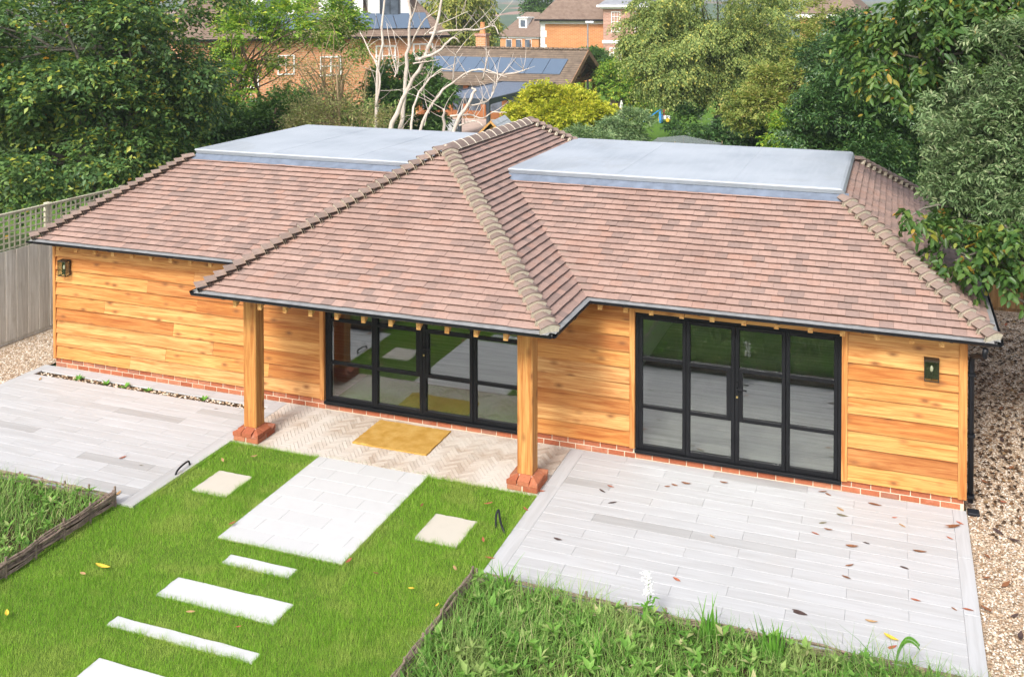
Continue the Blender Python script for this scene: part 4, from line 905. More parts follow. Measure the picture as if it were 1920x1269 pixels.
GV = [((1835+R.uniform(0, 80), 600+i*28+R.uniform(-10, 10)), R.choice(['brown', 'dark brown', 'brown', 'russet']), R.uniform(.7, 1.3)) for i in range(22)]
szw = lambda s: 'large' if s > 1.05 else ('small' if s < .75 else 'mid-sized')
def nearw(x, y, pl_):
    if pl_ == 'right deck':
        a = 'near the brick plinth' if y > -.7 else ('towards the weedy bed' if y < -2.2 else 'across its middle'); b_ = 'right end' if x > -1.4 else ('left end' if x < -3.6 else 'centre'); return f'on the right deck\'s {b_}, {a}'
    return {'lawn': ('in the grass '+('left of' if x < -7.4 else 'right of')+' the white path') if y > -3.55 else 'in the grass below the white path', 'left deck': 'on the left deck '+('by its outer end' if x < -12 else 'near the lawn'), 'gravel': 'on the gravel '+('beside the right deck' if y < -.2 else 'along the end wall')}[pl_]
LEAVES = []
for pl_, lst, z in (('right deck', FL, .004), ('lawn', FG, .035), ('left deck', LL_, .004), ('gravel', GV, .012)):
    for (u, vv), col, s in lst:
        q = Zp(u, vv, z); o = obj('fallen_leaf', R.choice(LM[col]), None, None, tuple(q)); o.rotation_euler = (R.uniform(-.15, .15), R.uniform(-.15, .15), R.uniform(-.7, .7) if pl_ == 'right deck' else R.uniform(0, 6.28)); o.scale = (s*1.0,)*3
        tag(o, f'{szw(s)} {col} fallen leaf {nearw(q[0], q[1], pl_)}', 'leaf', 'fallen leaves on the '+pl_); LEAVES.append((o, u, vv))
# ------------------------------------------------------------------ fences
def fence(p0, p1, label, h0, h1, matb, trellis, group=None):
    p0, p1 = np.array(p0, float), np.array(p1, float); L = np.linalg.norm(p1-p0); d = (p1-p0)/L; ang = math.atan2(d[1], d[0])
    r = thing('garden_fence', label, 'fence', (p0[0], p0[1], 0)); Mr = Matrix.Translation((p0[0], p0[1], 0)) @ Matrix.Rotation(ang, 4, 'Z')
    nb = int(L/.12); bm_ = bevmesh('fence_board', (-.062, -.009, 0), (.062, .009, h0-.05), matb, .002)
    for i in range(nb): obj('fence_board', bm_, None, r, mw=Mr @ Matrix.Translation(((i+.5)*.12, R.uniform(-.002, .002)+(.011 if i % 2 else 0), R.uniform(.04, .05))) @ Matrix.Rotation(R.uniform(-.006, .006), 4, 'Y'))
    obj('gravel_board', bevmesh('gravel_board', (0, -.012, -.1), (L, .012, .04), matb, .002), None, r, mw=Mr @ Matrix.Translation((0, .03, 0)))
    for z in (.35, h0-.3): obj('rail', bevmesh('rail', (0, -.02, -.035), (L, .02, .035), matb, .003), None, r, mw=Mr @ Matrix.Translation((0, .052, z)))
    for i in range(int(L/1.85)+1): obj('fence_post', bevmesh('fence_post', (-.05, -.05, -.1), (.05, .05, h1+.03), m_trel if trellis else matb, .004), None, r, mw=Mr @ Matrix.Translation((min(i*1.85+.6, L), .10, 0)))
    if trellis:
        vm = bevmesh('trellis_slat', (-.014, -.007, 0), (.014, .007, h1-h0), m_trel, 0); n = int(L/.115)
        for i in range(n): obj('trellis_slat', vm, None, r, mw=Mr @ Matrix.Translation(((i+.5)*.115, .03, h0)))
        for k in range(7): obj('trellis_slat', bevmesh('trellis_slat', (0, -.007, -.014), (L, .007, .014), m_trel, 0), None, r, mw=Mr @ Matrix.Translation((0, .045, h0+.02+(h1-h0-.04)*k/6)))
        obj('trellis_cap', bevmesh('trellis_cap', (0, -.025, 0), (L, .025, .02), m_trel, 0), None, r, mw=Mr @ Matrix.Translation((0, .037, h1)))
fence((-16.15, -.9), (-15.75, 8.), 'weathered grey board fence with square trellis on top, left of the building', 1.70, 2.36, m_fence, True)
fence((.3, 8.75), (5.5, 8.75), 'brown stained board fence behind the right gravel strip', 1.85, 1.9, m_fenceb, False)

byl = {}
for o, u, vv in LEAVES: byl.setdefault(o['label'], []).append((vv if 'gravel' in o['label'] else u, o))
for lb, l in byl.items():
    if len(l) > 1:
        l.sort(key=lambda t: t[0]); w = 'top' if 'gravel' in lb else 'left'
        for i, (_, o) in enumerate(l): o['label'] = lb.replace(' fallen', '')+', '+('first', 'second', 'third', 'fourth', 'fifth', 'sixth', 'seventh', 'eighth', 'ninth', 'tenth', 'eleventh', 'twelfth')[i]+' from '+w
n = 2600; p = np.stack([RN.uniform(.08, 2.4, n), 8.4-RN.beta(1.2, 1.5, n)*9., RN.uniform(.0, .02, n)], 1); az = RN.uniform(0, 6.28, n)
v, f = leaves(p, np.stack([np.cos(az), np.sin(az), RN.uniform(-.15, .15, n)], 1), nrm(RN.normal(size=(n, 3))*.35+[0, 0, 1]), RN.uniform(.05, .11, n), RN.uniform(.025, .05, n), .2)
t = NT('leaf_litter'); t.fin(t.ramp(t.irand(), [(0, (.03, .02, .012)), (.6, (.085, .05, .028)), (.9, (.17, .09, .04)), (1, (.3, .2, .1))]), .8, .15)
tag(obj('leaf_litter', mesh_np('leaf_litter', v, f, t.m)), 'dark leaf litter lying on the gravel along the end wall', 'leaf litter', kind='stuff')
# ------------------------------------------------------------------ trees and shrubs
def clumps_of(els, n, rs, rng, low=-.55):
    """break big ellipsoids (c, r) into n small ones sitting in their outer shell"""
    w = np.array([e[3]*e[4]+e[4]*e[5]+e[3]*e[5] for e in els]); w = w/w.sum(); out = []
    while len(out) < n:
        e = els[rng.choice(len(els), p=w)]; u = nrm(rng.normal(size=3)); 
        if u[2] < low: continue
        k = rng.uniform(.55, .98); c = np.array(e[:3])+u*np.array(e[3:])*k; r = rs*rng.uniform(.65, 1.3); out.append((c, r, u))
    return out
def crown(cl, twigs, tl, per, ll, lw, rng, flat=.6, droop=.15, squash=.6, six=False, hang=0., spray=.9):
    nC = len(cl); ci = rng.integers(0, nC, twigs); C = np.array([c[0] for c in cl])[ci]; r = np.array([c[1] for c in cl])[ci]; U = np.array([c[2] for c in cl])[ci]
    u = nrm(rng.normal(size=(twigs, 3))+.7*U+[0, 0, .25]); p = C+u*(r*rng.uniform(.35, 1., twigs)**.6)[:, None]*[1, 1, squash]
    d = nrm(u*[1, 1, .45]+U*.5+rng.normal(size=(twigs, 3))*.35+[0, 0, -droop-hang]); 
    nor = nrm(np.tile([0, 0, 1.], (twigs, 1))*flat+u*(1-flat)+rng.normal(size=(twigs, 3))*.25); side = nrm(np.cross(d, nor)); nor = np.cross(side, d)
    t = (np.arange(per)+.5)/per; L = tl*rng.uniform(.6, 1.3, twigs)
    P = p[:, None]+d[:, None]*(L[:, None]*t[None])[..., None]; P[..., 2] -= (L[:, None]*t[None]**2)*(.25*droop+.5*hang)
    sg = np.where(np.arange(per) % 2 == 0, 1., -1.)[None, :, None]; dd = d[:, None]*.75+side[:, None]*sg*spray+rng.normal(size=(twigs, per, 3))*.28+np.array([0, 0, -.15-hang])
    nn = nor[:, None]+rng.normal(size=(twigs, per, 3))*.3
    k = rng.uniform(.6, 1.25, (twigs, per)); return leaves(P.reshape(-1, 3), dd.reshape(-1, 3), nn.reshape(-1, 3), (ll*k).ravel(), (lw*k).ravel(), .18, six)
def limb(mb, a, b, r0, r1, rng, sag=.1, n=6, segs=6):
    a, b = np.array(a, float), np.array(b, float); L = np.linalg.norm(b-a); off = rng.normal(size=3)*L*.07; pts = []
    for i in range(segs+1):
        t = i/segs; q = a+(b-a)*t+off*math.sin(math.pi*t)+np.array([0, 0, L*sag*math.sin(math.pi*t)]); pts.append(tuple(q))
    mb.tube(pts, [r0+(r1-r0)*(i/segs)**.8 for i in range(segs+1)], n)
def tree(name, label, cat, base, els, matl, matb, seed, nclump, rs, twigs, tl, per, ll, lw, trunk=.2, trunk_top=None, limbs=14, group=None, stems=1, **kw):
    rng = np.random.default_rng(seed); base = np.array(base, float); r = thing(name, label, cat, tuple(base), group)
    cl = clumps_of(els, nclump, rs, rng, kw.pop('low', -.55)); v, f = crown(cl, twigs, tl, per, ll, lw, rng, **kw)
    o = obj('crown', mesh_np('crown', v-base, f, matl), None, r, tuple(base))
    cz = np.mean([e[:3] for e in els], 0); top = np.array(trunk_top if trunk_top is not None else cz, float); mb = MB()
    for s in range(stems):
        b = base+(rng.normal(size=3)*[.3, .3, 0] if stems > 1 else 0); tp = top+(rng.normal(size=3)*[.8, .8, .4] if stems > 1 else 0); b[2] = base[2]-.1
        limb(mb, b, tp, trunk, trunk*.5, rng, 0, 8, 8)
    for i in rng.choice(len(cl), min(limbs, len(cl)), replace=False):
        t = rng.uniform(.35, .95); s0 = base+(top-base)*t; limb(mb, s0, cl[i][0], trunk*(.45-.2*t), .012, rng, .06)
    o = obj('trunk', mesh('trunk', np.array(mb.v)-base, mb.f, matb, True), None, r, tuple(base)); return r
def E(u, v, d, rx, rz, ry=None): c = Dp(u, v, d); return (c[0], c[1], c[2], rx, ry or rx, rz)
def base_of(u, d, z=-.05, v=300): c = Dp(u, v, d); return (c[0], c[1], z)
# A big hornbeam on the left
tree('hornbeam_tree', 'large dark green hornbeam with yellowing sprays behind the trellis fence', 'tree', base_of(232, 22.3),
     [E(60, 60, 23, 3.0, 3.0), E(250, 40, 23.5, 1.9, 2.6), E(110, 250, 22.5, 2.6, 1.6), E(-60, 250, 22, 2.2, 2.4), E(290, 150, 24.3, 1.0, 1.5), E(300, 300, 25.5, 1.0, .8)], m_beech, m_bark, 5, 150, .85, 11000, .62, 9, .135, .075, .19, Dp(258, 60, 23.), 30, flat=.85, droop=.3, low=-.9, squash=.33)
# B yellowing leafy trees before the brick house
tree('lime_green_tree', 'yellow-green leafy tree before the left brick house', 'tree', base_of(440, 34), [E(465, 70, 34, 1.0, 1.1), E(570, 45, 34, 1.4, .9), E(445, 170, 34, .7, .6), E(640, 65, 35, .6, .6)], m_lime, m_barkd, 6, 36, .42, 1700, .5, 8, .17, .075, .10, Dp(450, 100, 34), 26, stems=2, low=-.8)
tree('understorey_shrub', 'green shrub behind the left end of the roof, below the brick house', 'shrub', base_of(440, 30), [E(430, 250, 30, 1.5, .6), E(540, 225, 31, 1.2, .7), E(365, 235, 29, .7, .8), E(640, 235, 31, .9, .5)], m_dark, m_barkd, 7, 50, .5, 3600, .45, 8, .16, .075, .06, None, 14, stems=3, low=-.9)
tree('wispy_shrub', 'thin half-bare shrub with dry brown twigs left of the dead tree', 'shrub', base_of(620, 28.5), [E(620, 130, 28.5, 1.0, 1.5), E(560, 150, 29, .6, 1.2), E(670, 170, 28.5, .5, 1.2)], m_dry, m_twig, 8, 50, .35, 800, .5, 6, .09, .03, .05, Dp(625, 120, 28.5), 70, stems=5, low=-.9)
tree('laurel_bush', 'dense green bush behind the dead tree', 'bush', base_of(760, 38), [E(775, 185, 38, 1.2, 1.5), E(720, 210, 37.5, .9, 1.2)], m_dark, m_barkd, 9, 34, .45, 2200, .4, 8, .19, .08, .06, None, 8, low=-.95)
tree('bramble_thicket', 'dry brown brambles at the foot of the dead tree', 'bush', base_of(650, 27), [E(640, 235, 27, 1.3, .5), E(745, 250, 27, .6, .35)], m_dry, m_twig, 10, 30, .35, 1300, .5, 6, .10, .035, .03, None, 22, stems=3)
# background conifers and far trees
tree('tall_conifer', 'tall yellow-green conifer behind the chimney', 'tree', base_of(860, 68), [E(855, 40, 68, 1.7, 4.), E(893, 62, 68, 1.0, 3.), E(815, 60, 69, 1.0, 3.)], m_con, m_barkd, 12, 70, .8, 2600, .8, 8, .32, .11, .25, Dp(860, 0, 68), 10, hang=.5, low=-.95)
tree('far_tree', 'dark green far tree beside the orange brick house', 'tree', base_of(1025, 128), [E(1022, 18, 128, 2.2, 2.4), E(1030, 45, 128, 2., 2.6)], m_dark, m_barkd, 13, 36, 1.0, 1500, 1., 7, .45, .2, .3, None, 5, low=-.9)
tree('hedge_under_wall', 'clipped green hedge below the orange brick wall', 'hedge', base_of(1115, 66), [E(1115, 116, 66, 1.5, .8)], m_dark, m_barkd, 14, 18, .5, 900, .4, 7, .25, .12, .1, None, 4, low=-.95)
tree('climber_bush', 'yellowish climber growing over the dark screen beside the gable', 'bush', base_of(1170, 53), [E(1165, 150, 53, .8, .8), E(1185, 185, 52, .5, 1.2), E(1148, 140, 54, .5, .6)], m_lime, m_barkd, 15, 36, .5, 1800, .4, 8, .2, .09, .06, None, 6, low=-.95)
# gold maple, sage shrub
tree('golden_maple', 'low golden yellow maple in front of the solar-roofed outbuilding', 'tree', base_of(1045, 38.5), [E(1045, 205, 38.5, 1.75, .75), E(1045, 230, 38.3, 1.9, .7), E(990, 235, 38, .9, .5), E(1100, 225, 38, .9, .7)], m_gold, m_barkd, 16, 60, .42, 3800, .34, 8, .15, .09, .08, None, 12, low=-.7)
tree('sage_shrub', 'rounded grey-green shrub right of the golden maple', 'shrub', base_of(1178, 36), [E(1180, 243, 36, .85, .6), E(1150, 255, 35.5, .5, .4)], m_sage, m_barkd, 17, 26, .3, 1900, .25, 8, .12, .04, .05, None, 6, low=-.95)
tree('low_sage_shrub', 'low pale green shrub just behind the porch ridge', 'shrub', base_of(1095, 33), [E(1095, 262, 33, .75, .3)], m_sage, m_barkd, 18, 14, .25, 800, .25, 8, .11, .04, .04, None, 4)
# birch
tree('birch_tree', 'broad olive-green birch with a single trunk behind the right flat roof', 'tree', base_of(1319, 40), [E(1340, 20, 40, 3.2, 2.6), E(1270, 120, 39.5, 1.9, 1.9), E(1380, 110, 39.8, 2.2, 1.7), E(1290, 155, 39.2, 1.5, .7), E(1440, 60, 40, 1.4, 1.6), E(1240, 60, 40, 1.2, 1.6)], m_birch, m_bark, 19, 190, .55, 12500, .5, 8, .115, .07, .21, Dp(1325, 60, 40), 26, hang=.45, droop=.3, low=-.8)
tree('amber_maple', 'layered amber and green maple between birch and dark laurel', 'tree', base_of(1475, 33), [E(1480, 150, 33, 1.4, .55), E(1440, 195, 32.5, 1.1, .45), E(1520, 120, 33.5, 1.3, .5), E(1550, 90, 34, 1.1, .6), E(1410, 220, 33, .8, .4), E(1545, 40, 35, 1., .7)], m_acer, m_barkd, 20, 75, .42, 3700, .36, 8, .12, .065, .11, None, 20, flat=.85, squash=.35)
tree('dark_understorey', 'dark evergreen shrub in the shade under the birch', 'shrub', base_of(1410, 36), [E(1410, 250, 36, 1.4, .7), E(1290, 235, 38, .7, .55), E(1475, 245, 35, 1., .8)], m_laurel, m_barkd, 21, 44, .4, 2600, .35, 8, .14, .06, .05, None, 8, low=-.9)
tree('bright_shrub', 'fresh green shrub left of the dark laurel', 'shrub', base_of(1492, 27), [E(1492, 255, 27, .65, .5), E(1520, 230, 27, .5, .5)], m_lime, m_barkd, 22, 22, .3, 1500, .3, 8, .12, .06, .04, None, 6, low=-.95)
tree('laurel_tree', 'dense dark green conical laurel behind the right end of the roof', 'tree', base_of(1640, 23.5), [E(1625, 130, 23.5, 1.3, 1.0), E(1610, 215, 23, 1.35, 1.2), E(1690, 230, 23, 1.3, 1.4), E(1640, 300, 22.5, 1.7, 1.0)], m_laurel, m_barkd, 23, 130, .45, 10500, .34, 8, .115, .045, .14, None, 16, flat=.4, low=-.9)
# near right trees
tree('cherry_tree', 'large-leaved tree with a few yellow leaves over the top right corner', 'tree', base_of(2150, 15.8), [E(1760, 40, 15.5, .85, .55), E(1690, 110, 15.8, .5, .45), E(1850, 30, 15.5, .9, .7), E(1800, 140, 16, .8, .55), E(1950, 60, 15.5, 1., 1.)], m_mag, m_bark, 24, 60, .34, 1500, .42, 8, .15, .07, .16, Dp(1900, 20, 15.5), 26, six=True, droop=.4, hang=.25)
tree('greyleaf_tree', 'grey-green oleaster spreading over the right hip of the roof', 'tree', base_of(2150, 14.6), [E(1880, 150, 14.4, .75, .8), E(1835, 285, 14., .62, .5), E(1890, 330, 13.8, .8, .8), E(1855, 395, 13.6, .5, .45), E(1920, 440, 13.5, .6, .6), E(1815, 210, 14.5, .5, .35), E(1930, 230, 14, .7, .7), E(1775, 350, 13.9, .3, .25)], m_grey, m_bark, 25, 130, .25, 7600, .22, 9, .09, .03, .15, Dp(1960, 150, 14.2), 34, six=True, flat=.3, low=-.9)
tree('overhanging_bough', 'green leafy bough with big leaves hanging over the right roof hip', 'tree', base_of(2160, 13.6), [E(1810, 465, 13.2, .42, .38), E(1870, 430, 13.3, .5, .45), E(1735, 425, 13.2, .3, .2), E(1840, 505, 13., .25, .25), E(1700, 400, 13.3, .18, .1)], m_mag, m_bark, 26, 26, .2, 300, .35, 7, .13, .075, .10, Dp(1940, 430, 13.4), 20, six=True, droop=.35, hang=.2)
# ------------------------------------------------------------------ the dead tree: traced limbs at their own depths
r = thing('dead_tree', 'bleached leafless dead tree behind the left flat roof', 'tree', tuple(base_of(760, 26)))
DT = [([(745, 300), (756, 200), (762, 120), (770, 50), (768, -40)], .105, 26.0), ([(715, 300), (745, 210), (785, 130), (815, 55), (835, -40)], .105, 25.6), ([(708, 300), (707, 160), (716, 80), (722, -40)], .085, 26.6), ([(705, 200), (712, 140), (690, 90), (675, 60)], .04, 26.6),
      ([(805, 62), (850, 58), (900, 55), (925, 48), (935, 65)], .045, 25.6), ([(925, 50), (915, 45)], .02, 25.6), ([(768, 90), (790, 45), (820, 20)], .035, 26.), ([(780, 112), (820, 98), (845, 73), (862, 80)], .06, 25.4), ([(775, 120), (800, 116), (825, 112)], .025, 25.4),
      ([(770, 280), (775, 200), (800, 155), (822, 133), (850, 130)], .05, 25.2), ([(785, 260), (815, 190), (850, 155), (897, 130), (950, 145)], .055, 24.8), ([(897, 130), (935, 140), (975, 135), (992, 128)], .025, 24.8), ([(832, 260), (832, 205)], .085, 24.4), ([(845, 265), (880, 195), (890, 170), (884, 165)], .075, 24.4), ([(882, 198), (915, 190), (930, 160), (934, 148)], .03, 24.4), ([(845, 218), (880, 215), (905, 222), (925, 210), (950, 212)], .035, 24.2), ([(850, 152), (852, 115), (857, 98)], .03, 24.8), ([(905, 150), (912, 115), (918, 95)], .03, 24.8),
      ([(745, 140), (732, 90), (725, 45)], .022, 26.), ([(740, 145), (748, 110), (738, 60)], .02, 26.2), ([(860, 235), (890, 228), (905, 236)], .03, 24.), ([(795, 68), (815, 50), (878, 22)], .025, 25.6), ([(770, 40), (780, 10), (785, -20)], .025, 26.)]
bp = base_of(760, 26)
for i, (pts, rr, dist) in enumerate(DT):
    P = [Vector(Dp(u, v, dist+.25*math.sin(i*1.3+k))) for k, (u, v) in enumerate(pts)]
    if pts[0][1] >= 255: q = P[0]+(P[0]-P[1]); P = [Vector((q.x, q.y, -.1))]+P
    Q = []
    for k in range(len(P)-1):
        for s in range(4):
            t = s/4; a, b_, c2, d2 = P[max(k-1, 0)], P[k], P[k+1], P[min(k+2, len(P)-1)]; q = .5*((2*b_)+(c2-a)*t+(2*a-5*b_+4*c2-d2)*t*t+(3*b_-a-3*c2+d2)*t**3); Q.append(q+Vector((R.uniform(-1, 1), R.uniform(-1, 1), R.uniform(-1, 1)))*rr*.4)
    Q.append(P[-1]); mb = MB(); n = len(Q); mb.tube(Q, [.8*rr*(1-.72*j/n)*R.uniform(.9, 1.1) for j in range(n)], 8)
    o = obj('trunk' if rr > .07 else 'branch', mesh('branch', np.array(mb.v)-np.array(bp), mb.f, m_dead, True), None, r, bp)
rng = np.random.default_rng(3); mb = MB()
for i in range(120):
    pts, rr, dist = DT[rng.integers(0, len(DT))]; k = rng.integers(0, len(pts)-1); t = rng.random(); u = pts[k][0]+(pts[k+1][0]-pts[k][0])*t; v = pts[k][1]+(pts[k+1][1]-pts[k][1])*t
    a = Vector(Dp(u, v, dist)); b_ = a+Vector((rng.normal()*.4, rng.normal()*.3, rng.uniform(.1, .9))); limb(mb, a, b_, .010, .003, rng, .0, 4, 4)
obj('twigs', mesh('twigs', np.array(mb.v)-np.array(bp), mb.f, m_dead), None, r, bp)['kind'] = 'stuff'
# ------------------------------------------------------------------ background buildings
UP = Vector((0, 0, 1))
class Facade:
    """vertical wall plane through A and B (world xy); pixel -> (s along, z)"""
    def __init__(s, A, Bp):
        s.A = Vector((A[0], A[1], 0)); s.B = Vector((Bp[0], Bp[1], 0)); s.d = (s.B-s.A).normalized(); s.L = (s.B-s.A).length; s.n = Vector((s.d.y, -s.d.x, 0))
        if s.n.dot(Vector(CAM)-s.A) < 0: s.n = -s.n
        s.M = Matrix(((s.d.x, -s.n.x, 0, s.A.x), (s.d.y, -s.n.y, 0, s.A.y), (0, 0, 1, 0), (0, 0, 0, 1)))   # x along, y into the house, z up
    def px(s, u, v):
        r_ = Vector(ray(u, v)); t = (s.A-Vector(CAM)).dot(s.n)/r_.dot(s.n); q = Vector(CAM)+r_*t; return (q-s.A).dot(s.d), q.z
def lbox(name, M, a, b, mat, parent, bev=0.):
    c = [(p+q)/2 for p, q in zip(a, b)]; h = [abs(q-p)/2 for p, q in zip(a, b)]; return obj(name, bevmesh(name, [-x for x in h], h, mat, bev), None, parent, mw=M @ Matrix.Translation(c))
def lmesh(name, M, v, f, mat, parent): return obj(name, mesh(name, v, f, mat), None, parent, mw=M)
def window(par, F, u0, v0, u1, v1, cols=2, rows=2, frame=None, sash=True):
    s0, za = F.px(u0, v0); s1, zb = F.px(u1, v1); s0, s1 = sorted((s0, s1)); z0, z1 = sorted((za, zb)); frame = frame or m_white; t = max(.05, (s1-s0)*.07)
    mb = MB(); mb.box((s0, -.06, z0), (s0+t, .02, z1)).box((s1-t, -.06, z0), (s1, .02, z1)).box((s0+t, -.06, z1-t), (s1-t, .02, z1)).box((s0+t, -.06, z0), (s1-t, .02, z0+t))
    for i in range(1, cols): x = s0+(s1-s0)*i/cols; mb.box((x-t*.3, -.05, z0+t), (x+t*.3, .0, z1-t))
    for j in range(1, rows): z = z0+(z1-z0)*j/rows; mb.box((s0+t, -.052, z-t*.3), (s1-t, -.001, z+t*.3))
    w = lmesh('window', F.M, mb.v, mb.f, frame, par); p = lbox('pane', F.M, (s0+t, -.02, z0+t), (s1-t, -.008, z1-t), m_win, w)
    lbox('window_sill', F.M, (s0-.06, -.12, z0-.07), (s1+.06, -.003, z0-.001), frame, w); return w
def hiproof(F, par, x0, x1, y0, y1, ze, zr, over, mat, hip=None):
    x0 -= over; x1 += over; y0 -= over; y1 += over; h = (y1-y0)/2; hp = h*.9 if hip is None else hip; ym = (y0+y1)/2
    v = [(x0, y0, ze), (x1, y0, ze), (x1, y1, ze), (x0, y1, ze), (x0+hp, ym, zr), (x1-hp, ym, zr)]
    return lmesh('roof', F.M, v, [(0, 1, 5, 4), (1, 2, 5), (2, 3, 4, 5), (3, 0, 4), (3, 2, 1, 0)], mat, par)
# left brick house with dormers
F = Facade(Dp(345, 90, 53.5), Dp(826, 66, 60)); H = thing('brick_house', 'red brick house with white dormers and solar panels behind the left trees', 'house', tuple(F.A)); ez = F.px(770, 67)[1]
lbox('wall', F.M, (0, 0, -.2), (F.L, 9., ez), m_hb3, H)
rf = hiproof(F, H, 0, F.L, 0, 9., ez, ez+4.8, .45, m_rf1, 3.2)
lbox('eaves_board', F.M, (-.4, -.47, ez-.16), (F.L+.4, -.30, ez-.01), m_brownwood, H); lbox('gutter', F.M, (-.45, -.56, ez-.1), (F.L+.45, -.471, ez), m_gut, H)
for (u0, v0, u1, v1, c) in ((704, 86, 742, 124, 3), (774, 82, 812, 118, 3), (412, 102, 442, 138, 2), (600, 106, 640, 142, 2), (520, 104, 552, 140, 2), (455, 140, 485, 190, 2), (390, 190, 425, 225, 2)): window(H, F, u0, v0, u1, v1, c, 2)
tan_ = 4.8/(4.5+.45)
for i, (u, v) in enumerate(((738, 30), (648, 26), (520, 24))):
    s_, z_ = F.px(u, v+48); w, zt = 1.25, ez+1.5; yb = .55+(.0); d = grp('dormer', H)
    v = [(s_-w, .75, ez+.55), (s_+w, .75, ez+.55), (s_+w, .75, zt+1.35), (s_-w, .75, zt+1.35), (s_, .75, zt+2.4), (s_-w, 3.3, zt+1.35), (s_+w, 3.3, zt+1.35), (s_, 4.2, zt+2.4), (s_-w, 1.0, ez+.55), (s_+w, 1.0, ez+.55)]
    lmesh('dormer_cheek', F.M, v, [(0, 1, 2, 4, 3), (1, 9, 6, 2), (8, 0, 3, 5)], m_white, d)
    o = .25; v = [(s_-w-o, .5, zt+1.2), (s_, .5, zt+2.5), (s_+w+o, .5, zt+1.2), (s_-w-o, 3.6, zt+1.2), (s_, 4.4, zt+2.5), (s_+w+o, 3.6, zt+1.2)]; v += [(x, y, z+.08) for x, y, z in v]
    lmesh('dormer_roof', F.M, v, [(6, 7, 10, 9), (7, 8, 11, 10), (0, 1, 7, 6), (1, 2, 8, 7), (0, 6, 9, 3), (2, 5, 11, 8)], m_rf1, d)
    mb = MB(); mb.box((s_-.62, .68, ez+.8), (s_+.62, .752, ez+2.5)); lmesh('window', F.M, mb.v, mb.f, m_char, d); lbox('pane', F.M, (s_-.5, .66, ez+.95), (s_-.03, .70, ez+2.35), m_win, d); lbox('pane', F.M, (s_+.03, .66, ez+.95), (s_+.5, .70, ez+2.35), m_win, d)
rfang = math.atan(tan_)
for i in range(10):
    s_ = F.L-1.2-i*1.05; Mx = F.M @ Matrix.Translation((s_, -.1, ez+.40)) @ Matrix.Rotation(rfang, 4, 'X'); obj('solar_panel', bevmesh('solar_panel', (-.5, 0, .03), (.5, 1.3, .07), m_solar, 0), None, H, mw=Mx)
# outbuilding with solar roof; walls parallel to the garden building
F = Facade((-25.2, 34.6), (-17.1, 34.6)); H = thing('outbuilding', 'low outbuilding with mossy tiled roof, eight solar panels and open timber gable', 'building', tuple(F.A)); ez = 1.86; wd_ = 6.; kk = .50; xe = 8.85
lbox('wall', F.M, (0, .25, -.2), (F.L-.8, wd_-.25, ez), m_hb1, H)
zr = ez+wd_/2*kk; o = .3
v = [(-o, -o, ez-o*kk), (xe, -o, ez-o*kk), (xe, wd_/2, zr), (-o, wd_/2, zr), (-o, wd_+o, ez-o*kk), (xe, wd_+o, ez-o*kk)]; v += [(x, y, z+.14) for x, y, z in v]
rf = lmesh('roof', F.M, v, [(6, 7, 8, 9), (9, 8, 11, 10), (0, 1, 7, 6), (1, 2, 8, 7), (2, 5, 11, 8), (5, 4, 10, 11), (4, 3, 9, 10), (3, 0, 6, 9), (0, 3, 2, 1), (3, 4, 5, 2)], m_rf2, H)
tc = []
for i in range(32): tc.append((i+.5)*(xe+.2)/32-.15)
rm = bevmesh('ridge_tile', (-.13, -.13, -.03), (.13, .13, .09), m_rf2, .04)
for x in tc: obj('ridge_tile', rm, None, rf, mw=F.M @ Matrix.Translation((x, wd_/2, zr+.13)))
an = math.atan(kk)
for i in range(8): obj('solar_panel', bevmesh('solar_panel', (-.475, 0, 0), (.475, 1.55, .05), m_solar, .006), None, H, mw=F.M @ Matrix.Translation((.75+i*.975, .62, ez+.62*kk+.15)) @ Matrix.Rotation(an, 4, 'X'))
def stick(name, M, a, b, w, mat, par):
    a, b = Vector(a), Vector(b); d = (b-a); L = d.length; d.normalize(); s = d.cross(Vector((1, 0, 0))).normalized(); t = d.cross(s); c = (a+b)/2; Mx = Matrix(((d.x, s.x, t.x, c.x), (d.y, s.y, t.y, c.y), (d.z, s.z, t.z, c.z), (0, 0, 0, 1)))
    return obj(name, bevmesh(name, (-L/2, -w/2, -w/2), (L/2, w/2, w/2), mat, .004), None, par, mw=M @ Mx)
m_barge = plain('barge_timber', (.26, .15, .085), .75, .2, 0, .2); gx = F.L+.25; gf = grp('gable_truss', H)
stick('tie_beam', F.M, (gx, 0, ez+.02), (gx, wd_, ez+.02), .2, m_brownwood, gf); stick('king_post', F.M, (gx, wd_/2, ez+.1), (gx, wd_/2, zr-.12), .16, m_brownwood, gf)
for s in (0, 1):
    e = 0.1 if s == 0 else wd_-.1; stick('truss_rafter', F.M, (gx, e, ez+.05), (gx, wd_/2, zr-.08), .18, m_brownwood, gf); m_ = wd_/2+(e-wd_/2)*.45; stick('brace', F.M, (gx, wd_/2, ez+.25), (gx, m_, ez+.05+(zr-ez)*.52), .13, m_brownwood, gf)
    m2 = wd_/2+(e-wd_/2)*.7; stick('brace', F.M, (gx, m_*1.0, ez+.15), (gx, m2, ez+.3), .1, m_brownwood, gf)
    bv = [(xe+.002, (-o if s == 0 else wd_+o), ez-o*kk-.12), (xe+.002, wd_/2, zr-.12), (xe+.002, wd_/2, zr+.16), (xe+.002, (-o if s == 0 else wd_+o), ez-o*kk+.16)]; bv += [(x+.05, y, z) for x, y, z in bv]; lmesh('barge_board', F.M, bv, BOXF, m_barge, H)
for y in (.15, wd_/2+.6, wd_-.15): lbox('porch_post', F.M, (gx-.1, y-.1, -.1), (gx+.1, y+.1, ez-.08), m_orangewood, H, .01)
